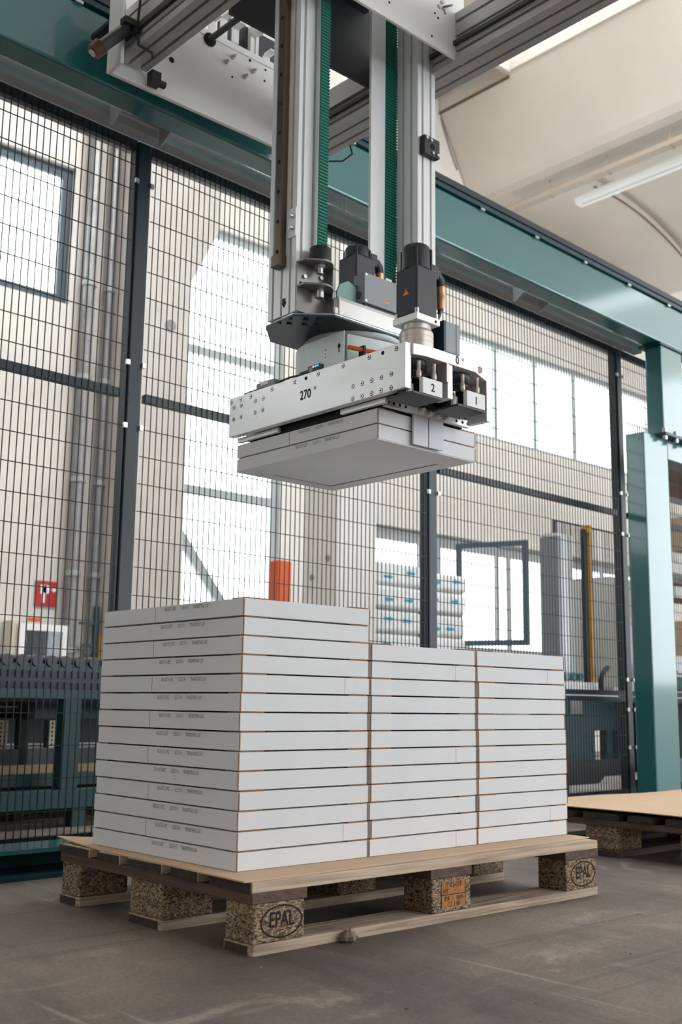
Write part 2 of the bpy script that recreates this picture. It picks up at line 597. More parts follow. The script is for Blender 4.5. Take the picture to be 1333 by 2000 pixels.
t = thing('cable_tray', 'long beige cable tray hung under the roof beam', 'cable tray', (7.84, 2.0, 6.11))
MB().box(7.79, 7.90, -3, 5.55, 6.11, 6.12).box(7.79, 7.795, -3, 5.55, 6.12, 6.16).box(7.895, 7.90, -3, 5.55, 6.12, 6.16).build('trough', 'tray', t)
for y in (5.0, 4.25, 3.5, 2.7, 1.9):
    MB().cyl((7.845, y, 6.12), (7.845, y, 6.295), 0.008, n=8).box(7.785, 7.905, y - 0.015, y + 0.015, 6.10, 6.11).build('hanger', 'tray', t)
t = thing('ceiling_light', 'slim white fluorescent lamp under the vaulted roof', 'lamp', (8.12, 3.7, 6.02))
MB().prism([(8.04, 6.08), (8.07, 6.02), (8.17, 6.02), (8.20, 6.08), (8.20, 6.10), (8.04, 6.10)], 1, 2.5, 4.82).build('housing', 'lamp_white', t, bevel=0.004)
MB().cyl((8.12, 2.55, 6.005), (8.12, 4.77, 6.005), 0.016, n=10).build('tube', 'lamp_white', t)
for y in (2.8, 4.5):
    MB().cyl((8.12, y, 6.10), (8.12, y, 6.40), 0.008, n=8).build('hanger', 'tray', t)

# windows: frames, mullions and panes
def window(n, box, cuts_x, cuts_z, label, fw=0.06, m='frame_grey', y=WY + 0.06, fd=0.035, top=0.0):
    x0, x1, z0, z1 = box
    w = sroot('window_%d' % n, label, 'window', ((x0 + x1) / 2, y, z0))
    f = MB()
    f.box(x0, x0 + fw, y, y + fd, z0, z1).box(x1 - fw, x1, y, y + fd, z0, z1)
    f.box(x0 + fw, x1 - fw, y, y + fd, z0, z0 + fw).box(x0 + fw, x1 - fw, y, y + fd, z1 - fw - top, z1)
    f.build('window_frame', m, w)
    for cx in cuts_x:
        MB().box(cx - fw * 0.45, cx + fw * 0.45, y + 0.005, y + fd - 0.005, z0 + fw, z1 - fw - top).build('mullion', m, w)
    for cz in cuts_z:
        MB().box(x0 + fw, x1 - fw, y - 0.006, y + fd + 0.006, cz - fw * 0.5, cz + fw * 0.5).build('transom', m, w)
    xs = [x0 + fw] + list(cuts_x) + [x1 - fw]
    zs = [z0 + fw] + list(cuts_z) + [z1 - fw - top]
    for i in range(len(xs) - 1):
        for j in range(len(zs) - 1):
            MB().box(xs[i], xs[i + 1], y + fd * 0.45, y + fd * 0.55, zs[j], zs[j + 1]).build('pane', 'glass', w)
    return w
window(1, W1, [], [], 'bright window with a dark frame high on the left wall', 0.085, 'frame_dark')
window(5, W5, [-4.45], [], 'bright window farther left along the back wall', 0.085, 'frame_dark')
window(2, W2, [4.9], [2.37, 3.66], 'tall bright glazed opening behind the fence beside the concrete pier', 0.08, 'frame_grey')
window(3, W3, [7.32, 8.16, 8.90, 9.70, 10.53], [], 'long upper band of bright panes on the right of the back wall', 0.055, 'frame_grey')
w4 = window(4, W4, [6.88, 7.15, 8.35, 9.25, 10.2], [], 'long lower band of bright panes behind the wrapped sacks', 0.075, 'frame_grey', top=0.06)
# the opened sash of window 4
h0, h1 = Vector((7.33, 5.96, 0)), Vector((7.62, 5.22, 0))
dv = (h1 - h0).normalized()
nv = Vector((-dv.y, dv.x, 0)) * 0.025
def plank(mb, a, b, z0, z1):
    ps = [a + nv, b + nv, b - nv, a - nv]
    vs = [(p.x, p.y, z0) for p in ps] + [(p.x, p.y, z1) for p in ps]
    return mb.add(vs, [(3, 2, 1, 0), (4, 5, 6, 7), (0, 1, 5, 4), (1, 2, 6, 5), (2, 3, 7, 6), (3, 0, 4, 7)])
sf = MB()
L_ = (h1 - h0).length
plank(sf, h0, h0 + dv * 0.06, 1.14, 2.24)
plank(sf, h1 - dv * 0.06, h1, 1.14, 2.24)
plank(sf, h0 + dv * 0.06, h1 - dv * 0.06, 1.14, 1.20)
plank(sf, h0 + dv * 0.06, h1 - dv * 0.06, 2.18, 2.24)
sash = sf.build('open_sash', 'frame_dark', w4)
plank(MB(), h0 + dv * 0.44, h0 + dv * 0.47, 1.20, 2.18).build('sash_bar', 'frame_grey', sash)

# concrete piers and pipes along the back wall
p1 = MB().prism([(2.97, 0), (3.58, 0), (3.55, 4.05), (3.83, 4.62), (3.83, 5.3), (2.97, 5.3)], 1, 5.6, 5.995).build('trim_1', 'pier_concrete', bevel=0.015)
struct(p1, 'grey concrete pier with a slanting corbel in front of the tall window', 'pier')
for x, z in ((3.02, 3.72), (3.35, 3.62)):
    MB().cyl((x, 5.6, z), (x, 5.585, z), 0.05, n=16).build('lifting_socket', 'pipe_grey', p1)
p2 = MB().box(3.737, 4.129, 3.9, 4.28, 0, 7.39).build('trim_2', 'white_pier', bevel=0.01)
struct(p2, 'white painted pier between the tall window and the lower window band', 'pier')
for y, z in ((4.0, 1.55), (4.17, 1.42)):
    MB().cyl((3.737, y, z), (3.728, y, z), 0.022, n=12).build('fixing', 'pipe_grey', p2)
struct(MB().box(2.66, 2.9, 5.97, 5.999, 0, 5.3).build('trim_3', 'pier_concrete'), 'shallow plaster pilaster carrying the vertical pipes', 'pilaster')
for nm, x, r, lab in (('pipe', 2.74, 0.05, 'thick grey vertical drain pipe on the wall left of the fence post'),
                      ('conduit_pipe', 2.93, 0.035, 'thinner grey vertical conduit beside the drain pipe')):
    t = thing(nm, lab, 'pipe', (x, 5.9, 0))
    MB().cyl((x, 5.9, 0.0), (x, 5.9, 5.6), r, n=16).build('tube', 'pipe_grey', t)
    for z in (0.9, 1.5, 2.25, 3.1, 3.9):
        MB().cyl((x, 5.9, z - 0.02), (x, 5.9, z + 0.02), r + 0.012, n=16).box(x - 0.015, x + 0.015, 5.9 + r, 5.97, z - 0.015, z + 0.015).build('clamp', 'frame_grey', t)
b = MB()
a0, a1 = Vector((3.70, 5.88, 1.93)), Vector((4.26, 5.88, 1.25))
d = (a1 - a0).normalized()
n_ = Vector((-d.z, 0, d.x)) * 0.045
b.add([(p.x, y, p.z) for y in (5.86, 5.90) for p in (a0 + n_, a1 + n_, a1 - n_, a0 - n_)],
      [(0, 1, 2, 3), (7, 6, 5, 4), (0, 4, 5, 1), (1, 5, 6, 2), (2, 6, 7, 3), (3, 7, 4, 0)])
tag(b.build('diagonal_brace', 'frame_grey'), 'grey diagonal steel brace crossing the foot of the tall window', 'brace')

# fire hose sign and cabinet
t = thing('fire_sign', 'red fire hose sign with white symbol on the wall', 'sign', (2.57, 5.985, 1.22))
MB().box(2.475, 2.665, 5.982, 5.996, 1.235, 1.43).build('plate', 'red_paint', t)
sy = MB()
sy.box(2.515, 2.565, 5.979, 5.982, 1.33, 1.40).cyl((2.565, 5.979, 1.365), (2.565, 5.982, 1.365), 0.034, n=20)
sy.box(2.53, 2.555, 5.979, 5.982, 1.26, 1.33)
sy.add([(2.625, 5.979, 1.385), (2.655, 5.979, 1.365), (2.625, 5.979, 1.345), (2.61, 5.979, 1.365)], [(0, 3, 2, 1)])
sy.build('hose_symbol', 'white_print', t)
t = thing('hose_cabinet', 'white framed glass fire hose cabinet below the red sign', 'cabinet', (2.59, 5.9, 0.72))
MB().box(2.23, 2.37, 5.84, 5.995, 0.70, 1.10).build('side_box', 'cream', t)
MB().box(2.29, 2.67, 5.82, 5.995, 0.70, 1.07).build('body', 'black_plastic', t)
MB().box(2.28, 2.68, 5.80, 5.82, 1.03, 1.08).box(2.28, 2.33, 5.80, 5.82, 0.69, 1.03).box(2.63, 2.68, 5.80, 5.82, 0.69, 1.03).build('door_frame', 'white_print', t)
MB().box(2.33, 2.63, 5.808, 5.814, 0.69, 1.03).build('glass', 'glass', t)
MB().box(2.37, 2.47, 5.85, 5.87, 1.10, 1.13).build('red_tab', 'orange', t)
t = thing('wall_valve', 'dark valve with yellow lever on the conduit by the fence', 'valve', (2.93, 5.8, 0.85))
MB().cyl((2.93, 5.83, 0.85), (2.93, 5.83, 1.25), 0.02, n=10).box(2.78, 2.93, 5.82, 5.84, 1.10, 1.12).box(2.82, 2.93, 5.82, 5.84, 0.93, 0.95).build('body', 'frame_dark', t)
MB().box(2.95, 2.99, 5.80, 5.82, 0.70, 1.02).build('lever', 'yellow', t)

# ------------------------------------------------------------------ guard fence
# fence, girder and the machines along it stand 2 degrees askew to the pallets
ASKEW, PIVOT = 0.034, Vector((0.2, 1.3, 0))
_before = set(o.name for o in bpy.data.objects)
FY = 1.45
POSTS = [-1.08, 0.54, 2.157, 3.785, 5.41]
PLAB = {0.54: 'dark green square fence post left of the tall box stack', 2.157: 'dark green square fence post behind the middle box stack',
        3.785: 'dark green square fence post beside the teal portal column'}
for px in POSTS[1:4]:
    t = thing('fence_post', PLAB[px], 'post', (px, FY + 0.02, 0), 'fence posts')
    MB().box(px - 0.026, px + 0.026, FY - 0.02, FY + 0.04, 0.008, 2.542).build('tube', 'fence_paint', t, bevel=0.004)
    MB().box(px - 0.06, px + 0.06, FY - 0.05, FY + 0.08, 0, 0.008).build('foot_plate', 'fence_paint', t)
    for z in (0.30, 0.50, 0.66, 1.46, 1.69, 2.38):
        for s in (-1, 1):
            c_ = px + s * 0.033
            MB().box(c_ - 0.007, c_ + 0.007, FY - 0.03, FY - 0.0205, z - 0.009, z + 0.009).build('clip', 'zinc', t)
BAY = ['left of the first post, before the red sign', 'behind the tall left box stack', 'behind the middle and right box stacks', 'just behind the teal portal column']
TIER = ['lower', 'upper']
FT = 0.027
for i in range(4):
    x0, x1 = POSTS[i] + 0.029, POSTS[i + 1] - 0.029
    for k, (z0, z1, rails) in enumerate(((0.055, 0.568, []), (0.572, 2.545, [1.578]))):
        t = thing('mesh_fence', '%s dark wire mesh fence panel %s' % (TIER[k], BAY[i]), 'fence panel', ((x0 + x1) / 2, FY, z0), 'wire mesh guard fence panels')
        MB().box(x0, x1, FY - 0.012, FY + 0.012, z0, z0 + FT).build('rail', 'fence_paint', t)
        MB().box(x0, x1, FY - 0.012, FY + 0.012, z1 - FT * (1 + 0.4 * k), z1).build('rail', 'fence_paint', t)
        for z in rails:
            MB().box(x0 + FT, x1 - FT, FY - 0.014, FY + 0.014, z - 0.015, z + 0.015).build('rail', 'fence_paint', t)
        MB().box(x0, x0 + 0.006, FY - 0.012, FY + 0.012, z0 + FT, z1 - FT).build('stile', 'fence_paint', t)
        MB().box(x1 - 0.006, x1, FY - 0.012, FY + 0.012, z0 + FT, z1 - FT).build('stile', 'fence_paint', t)
        w = MB()
        r = 0.00145
        n = int((x1 - x0) / 0.0248)
        for j in range(1, n):
            x = x0 + j * (x1 - x0) / n
            w.box(x - r, x + r, FY - 0.014 - 2 * r, FY - 0.014, z0 + 0.005, z1 - 0.005)
        m = round((z1 - z0) / 0.1)
        for j in range(1, m):
            z = z0 + j * (z1 - z0) / m
            w.box(x0 + 0.01, x1 - 0.01, FY - 0.014, FY - 0.014 + 2 * r, z - r, z + r)
        w.build('wire_mesh', 'wire_black', t, kind='stuff')
# pale channel above the fence and its brackets to the girder
t = thing('fence_channel', 'pale grey steel channel running along the fence top', 'channel', (1.5, 1.41, 2.545))
MB().prism([(1.375, 2.543), (1.43, 2.543), (1.43, 2.605), (1.366, 2.605), (1.366, 2.58), (1.375, 2.574)], 0, -3, 3.95).build('profile', 'grey_steel', t)
MB().box(-3, 3.95, 1.50, 1.56, 2.555, 2.60).build('rear_tube', 'grey_steel', t)
for xc, lab in ((0.45, 'grey folded bracket tying the fence top to the girder left of the lifting columns'),
                (2.80, 'grey folded bracket tying the fence top to the girder right of the lifting columns')):
    t = thing('fence_bracket', lab, 'bracket', (xc, 1.38, 2.53), 'fence top brackets')
    MB().box(xc - 0.105, xc + 0.105, 1.262, 1.364, 2.606, 2.612).build('plate', 'grey_steel', t)
    for s in (-1, 1):
        MB().prism([(1.262, 2.606), (1.364, 2.606), (1.364, 2.512), (1.35, 2.505), (1.262, 2.555)], 0, xc + s * 0.105 - 0.003, xc + s * 0.105 + 0.003).build('flange', 'grey_steel', t)
    for dx in (-0.04, 0.0, 0.045):
        MB().cyl((xc + dx, 1.32, 2.606), (xc + dx, 1.32, 2.603), 0.006, n=8).build('bolt', 'hole', t)

# ------------------------------------------------------------------ teal girder, portal and floor rail
t = thing('gantry_girder', 'long teal steel girder above the wire fence', 'girder', (2, 1.22, 2.51))
MB().box(-4, 9, 1.15, 1.256, 2.51, 2.752).build('box_tube', 'teal_paint', t, bevel=0.010, seg=3)
MB().box(-4, 9, 1.135, 1.275, 2.7525, 2.775).build('top_flange', 'teal_dark', t, bevel=0.002)
MB().box(-4, 9, 1.128, 1.16, 2.7755, 2.805).build('rail', 'fence_paint', t)
for i in range(14):
    x = -1.2 + i * 0.42
    MB().box(x, x + 0.028, 1.137, 1.149, 2.742, 2.752).build('bolt', 'zinc', t)
t = thing('portal_frame', 'teal steel portal column carrying the girder on the right', 'column', (3.65, 1.2, 0))
MB().box(3.544, 3.79, 1.15, 1.26, 0.02, 1.96).build('column', 'teal_paint', t, bevel=0.006)
MB().box(3.79, 7.5, 1.15, 1.26, 1.845, 1.96).build('crossbeam', 'teal_paint', t, bevel=0.006)
MB().box(3.76, 3.99, 1.15, 1.25, 1.98, 2.495).build('stub_post', 'teal_paint', t, bevel=0.006)
MB().box(3.69, 4.03, 1.10, 1.30, 1.961, 1.979).build('flange_plate', 'teal_dark', t, bevel=0.003)
MB().box(3.74, 4.01, 1.14, 1.28, 2.495, 2.509).build('head_plate', 'teal_dark', t)
for x, y in ((3.71, 1.12), (3.82, 1.115), (3.93, 1.115)):
    MB().cyl((x, y, 1.979), (x, y, 2.003), 0.014, n=6).cyl((x, y, 1.94), (x, y, 1.961), 0.014, n=6).build('bolt', 'zinc', t)
MB().box(3.48, 3.85, 1.08, 1.33, 0.0, 0.02).build('base_plate', 'teal_dark', t)
MB().box(3.79, 7.5, 1.17, 1.25, 0.13, 0.25).build('lower_beam', 'teal_dark', t, bevel=0.004)
t = thing('floor_rail', 'low teal channel rail lying on the floor under the fence', 'rail', (0.5, 1.27, 0))
MB().box(-3, 3.45, 1.16, 1.36, 0.0, 0.012).build('bottom_flange', 'teal_dark', t)
MB().box(-3, 3.45, 1.20, 1.36, 0.068, 0.08).build('top_flange', 'teal_paint', t)
MB().box(-3, 3.45, 1.345, 1.36, 0.012, 0.068).build('web', 'teal_dark', t)

# ------------------------------------------------------------------ conveyor behind the fence on the left
t = thing('roller_conveyor', 'two tier teal roller conveyor behind the fence on the left', 'conveyor', (0.6, 2.6, 0))
MB().box(-0.8, 2.3, 2.30, 2.34, 0.60, 0.655).build('side_rail', 'teal_dark', t)
MB().box(-0.8, 2.3, 2.92, 2.96, 0.60, 0.655).build('side_rail', 'teal_dark', t)
MB().box(-0.8, 2.3, 2.32, 2.40, 0.515, 0.598).build('lower_beam', 'teal_dark', t)
for i in range(46):
    x = -0.75 + i * 0.066
    MB().cyl((x, 2.29, 0.666), (x, 2.95, 0.666), 0.024, n=10).build('roller', 'roller_grey', t)
for x in (-0.35, 0.845, 1.95):
    MB().box(x, x + 0.075, 2.30, 2.37, 0.15, 0.514).build('leg', 'teal_dark', t)
MB().box(-0.8, 2.3, 2.28, 2.36, 0.075, 0.149).build('floor_beam', 'teal_dark', t, bevel=0.003)
MB().box(-0.8, 2.3, 2.50, 2.56, 0.15, 0.20).build('rear_beam', 'teal_dark', t)
for x in (-0.6, 0.9, 2.1):
    MB().box(x, x + 0.06, 2.29, 2.35, 0, 0.074).build('foot', 'teal_dark', t)
for i in range(22):
    y = 2.62 + i * 0.027
    MB().cyl((-0.8, y, 0.47), (0.80, y, 0.47), 0.012, n=8).build('roller', 'roller_grey', t)
MB().box(0.81, 0.85, 2.55, 3.2, 0.43, 0.50).build('side_rail', 'rubber', t)
MB().box(0.9, 2.3, 2.66, 2.70, 0.43, 0.50).build('rear_rail', 'teal_dark', t)
MB().box(-0.84, -0.8, 2.55, 3.2, 0.0, 0.50).build('side_rail', 'rubber', t)
for y in (2.6, 3.1):
    MB().box(0.81, 0.85, y, y + 0.05, 0.0, 0.43).build('leg', 'rubber', t)
MB().box(-0.8, 2.4, 3.22, 3.25, 0.0, 0.60).build('added_backing', 'motor_black', t)  # dark sheet added behind the conveyor to close bright gaps
MB().box(-0.8, 2.4, 2.62, 3.2, 0.262, 0.30).build('board', 'box_grey', t)
MB().box(-0.8, 2.4, 2.60, 2.62, 0.235, 0.30).build('edge', 'roller_grey', t)
MB().box(-0.8, 2.4, 2.59, 3.0, 0.19, 0.234).build('lower_board', 'plywood', t)
for x in (-0.7, 2.3):
    MB().box(x, x + 0.06, 2.7, 2.76, 0, 0.19).build('leg', 'fence_paint', t)
for x0, lab in ((0.70, 'cream perforated bin at the left edge behind the fence'), (1.00, 'cream perforated bin behind the conveyor leg')):
    t = thing('perforated_bin', lab, 'bin', (x0 + 0.05, 2.75, 0.301))
    w = MB()
    for i in range(6):
        w.box(x0 + i * 0.018, x0 + i * 0.018 + 0.009, 2.69, 2.695, 0.301, 0.42)
    for j in range(7):
        w.box(x0, x0 + 0.1, 2.688, 2.69, 0.301 + j * 0.0185, 0.309 + j * 0.0185)
    w.build('lattice', 'cream', t, kind='stuff')
    MB().box(x0, x0 + 0.1, 2.70, 2.74, 0.301, 0.42).build('body', 'dark_room', t)

# ------------------------------------------------------------------ wrapped goods, bollard
t = thing('wrapped_sack_load', 'film wrapped load of white sacks with blue arrows by the windows', 'wrapped load', (5.06, 4.7, 0))
MB().box(4.5, 5.62, 4.32, 5.1, 0.0, 0.12).build('pallet_base', 'wood_old', t)
rs = random.Random(3)
for r_ in range(8):
    z0 = 0.122 + r_ * 0.19
    for c, (a, b_) in enumerate(((4.5, 5.05), (5.052, 5.60))):
        if r_ == 7 and c == 1:
            z1 = z0 + 0.15
        else:
            z1 = z0 + 0.188
        j, jy = rs.uniform(-0.012, 0.012), rs.uniform(0, 0.02)
        sk = MB().box(a + j, b_ + j, 4.30 + jy, 5.1, z0, z1).build('sack', 'sack_white', t, bevel=0.035, seg=4)
        if r_ > 3:
            for q in range(2):
                ax = a + j + 0.14 + q * 0.24 + rs.uniform(-.05, .05)
                az = z0 + 0.09 + rs.uniform(-.03, .03)
                dr = 1 if (r_ + q) % 2 else -1
                yy = 4.297 + jy
                ar = MB().add([(ax - .05 * dr, yy, az - .010), (ax + .01 * dr, yy, az - .010), (ax + .01 * dr, yy, az - .024), (ax + .055 * dr, yy, az),
                               (ax + .01 * dr, yy, az + .024), (ax + .01 * dr, yy, az + .010), (ax - .05 * dr, yy, az + .010)], [(0, 1, 2, 3, 4, 5, 6)])
                ar.build('printed_arrow', 'blue_print', sk)
MB().box(4.47, 4.485, 4.40, 5.05, 0.6, 1.55).build('dark_side_sheet', 'sack_dark', t)  # darker sheet along the left side of the load
t = thing('orange_bollard', 'bright orange post standing behind the fence', 'bollard', (3.015, 3.65, 0))
MB().box(2.955, 3.07, 3.60, 3.70, 0, 1.425).build('post', 'orange', t, bevel=0.01)
MB().box(2.90, 3.12, 3.55, 3.75, 0, 0.015).build('base', 'orange', t)

_m0 = set(o.name for o in bpy.data.objects)
# ------------------------------------------------------------------ machine behind the fence on the right
t = thing('transfer_machine', 'dark teal transfer machine behind the fence right of the boxes', 'machine', (4.2, 2.3, 0))
MB().box(3.5, 4.8, 2.0, 2.06, 0.37, 0.56).build('front_panel', 'teal_dark', t)
MB().box(3.5, 4.1, 2.01, 2.06, 0.14, 0.37).build('lower_panel', 'teal_dark', t)
MB().box(4.23, 4.29, 2.01, 2.06, 0.14, 0.37).build('lower_panel', 'teal_dark', t)
MB().box(4.35, 4.8, 2.01, 2.06, 0.14, 0.37).build('lower_panel', 'teal_dark', t)
MB().prism([(3.5, 0.06), (4.05, 0.06), (4.12, 0.10), (4.8, 0.12), (4.8, 0.20), (3.5, 0.20)], 1, 1.96, 2.0).build('drip_tray', 'black_plastic', t)
for x in (3.75, 4.6):
    MB().box(x, x + 0.05, 2.0, 2.06, 0, 0.06).build('foot', 'black_plastic', t)
MB().prism(slot_profile(2.0, 2.06, 0.562, 0.66, [], [0.59, 0.63], 0.01, 0.01), 0, 3.5, 4.17).build('profile_rail', 'alu', t)
MB().box(3.82, 3.94, 1.992, 1.998, 0.47, 0.55).build('window_plate', 'pipe_grey', t)
for i in range(7):
    x = 3.55 + i * 0.072
    MB().cyl((x, 2.02, 0.695), (x, 2.5, 0.695), 0.025, n=10).build('roller', 'teal_paint', t)
MB().box(3.5, 4.12, 2.5, 2.55, 0.60, 0.76).build('rear_wall', 'teal_paint', t)
t = thing('machine_post', 'tall grey aluminium machine post behind the fence', 'post', (3.96, 2.1, 0.67))
MB().prism(slot_profile(3.87, 4.04, 2.10, 2.20, [3.93, 4.0], [2.15], 0.012, 0.012), 2, 0.72, 1.58).build('profile', 'alu', t)
MB().box(3.86, 3.90, 2.09, 2.22, 0.72, 1.56).build('side_strip', 'box_grey', t)
t = thing('light_curtain_post', 'slim yellow light curtain post between dark bars', 'post', (4.11, 2.05, 0.66))
MB().box(4.108, 4.128, 2.02, 2.034, 0.662, 1.645).build('sensor_bar', 'yellow', t)
MB().box(4.07, 4.106, 2.035, 2.06, 0.662, 1.62).box(4.13, 4.165, 2.035, 2.06, 0.662, 1.62).build('dark_bar', 'fence_paint', t)
MB().box(4.095, 4.14, 2.015, 2.065, 1.60, 1.648).build('cap', 'yellow', t)
t = thing('rear_mesh_screen', 'small dark wire screen panels beside the yellow post', 'screen', (4.3, 2.7, 0.66))
for (ax, ay, bx, by) in ((4.45, 2.52, 4.83, 2.52), (4.86, 2.52, 5.5, 2.52)):
    a, c = Vector((ax, ay, 0)), Vector((bx, by, 0))
    w = MB()
    w.tube([(ax, ay, 0.66), (ax, ay, 1.78), (bx, by, 1.78), (bx, by, 0.66)], 0.012, 6)
    for i in range(1, 16):
        p = a.lerp(c, i / 16)
        w.box(p.x - .002, p.x + .002, p.y - .002, p.y + .002, 0.66, 1.78)
    w.build('mesh_panel', 'fence_paint', t, kind='stuff')
t = thing('control_cabinet', 'light grey control cabinet behind the fence', 'cabinet', (4.55, 2.25, 0.6))
MB().box(4.42, 4.75, 2.07, 2.36, 0.60, 1.355).build('body', 'cabinet_grey', t, bevel=0.005)
MB().box(4.413, 4.42, 2.03, 2.33, 0.64, 1.31).build('door', 'cabinet_grey', t, bevel=0.002)
for z in (0.72, 1.15):
    MB().box(4.403, 4.413, 2.24, 2.26, z, z + 0.06).build('hinge', 'zinc', t)
MB().box(4.401, 4.413, 2.265, 2.28, 0.85, 1.05).build('handle', 'brass', t)
t = thing('black_hose', 'short black corrugated hose looping over the machine rail', 'hose', (4.08, 1.97, 0.6))
MB().tube([(4.12, 1.97, 0.60), (4.10, 1.96, 0.66), (4.105, 1.95, 0.71), (4.15, 1.95, 0.745), (4.20, 1.97, 0.755)], 0.016, 8).build('hose', 'black_plastic', t)

for o in bpy.data.objects:
    if o.name not in _m0 and o.parent is None:
        o.location.x += 0.23

# things seen right of the portal column
t = thing('white_shelf_frame', 'white shelf frame behind the portal column at the right edge', 'shelf', (5.8, 1.8, 0))
MB().box(4.75, 7.0, 1.68, 1.96, 1.36, 1.42).build('shelf_board', 'white_pier', t)
MB().box(4.75, 7.0, 1.66, 1.68, 1.20, 1.27).build('cross_rail', 'white_pier', t)
MB().box(4.62, 7.0, 1.62, 1.94, 0.57, 0.612).build('lower_shelf', 'white_pier', t)
MB().box(4.70, 7.0, 1.86, 1.92, 0.74, 0.82).build('teal_rail', 'teal_paint', t)
for x in (5.02, 5.6):
    MB().box(x, x + 0.07, 1.88, 1.95, 0.0, 2.3).build('upright', 'fence_paint', t)
w = MB()
for i in range(50):
    x = 4.72 + i * 0.03
    w.box(x - .002, x + .002, 1.70, 1.704, 0.02, 0.57).box(x - .002, x + .002, 1.955, 1.959, 1.43, 2.4)
for i in range(9):
    w.box(4.72, 6.2, 1.955, 1.959, 1.5 + i * .11, 1.504 + i * .11)
w.build('mesh', 'wire_black', t, kind='stuff')
MB().box(4.72, 6.3, 1.95, 1.965, 1.92, 1.96).build('mesh_rail', 'fence_paint', t)
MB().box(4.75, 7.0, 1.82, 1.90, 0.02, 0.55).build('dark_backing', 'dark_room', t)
t = thing('green_lamp', 'small green and white signal unit on the white shelf', 'signal', (4.66, 1.66, 0.613))
MB().box(4.64, 4.73, 1.63, 1.70, 0.632, 0.70).build('green_body', 'belt_green', t, bevel=0.004)
MB().box(4.63, 4.75, 1.625, 1.705, 0.701, 0.715).box(4.73, 4.75, 1.625, 1.705, 0.613, 0.70).build('white_cap', 'label_white', t)
MB().box(4.65, 4.70, 1.64, 1.69, 0.7155, 0.742).build('black_top', 'black_plastic', t)
MB().tube([(4.63, 1.622, 0.622), (4.70, 1.615, 0.622), (4.78, 1.622, 0.624), (4.88, 1.622, 0.622)], 0.008, 6).build('cable', 'black_plastic', t)
t = thing('brown_store_wall', 'brown timber storage rack behind the shelf frame', 'rack', (7.3, 3.2, 0))
for k in range(7):
    MB().box(7.2, 9.4, 3.2, 3.3, 0.05 + k * 0.46, 0.05 + k * 0.46 + 0.30).build('plank', 'brown_wall' if k % 2 else 'plywood', t)
for x in (7.25, 8.2, 9.3):
    MB().box(x, x + 0.08, 3.1, 3.2, 0, 3.25).build('upright', 'frame_dark', t)

SQUARE = ('wrapped_sack_load', 'orange_bollard', 'brown_store_wall')
for o in bpy.data.objects:
    if o.name not in _before and o.parent is None and o.name not in SQUARE:
        d = Matrix.Rotation(ASKEW, 3, 'Z') @ (o.location - PIVOT)
        o.location = PIVOT + d
        o.rotation_euler.z = ASKEW

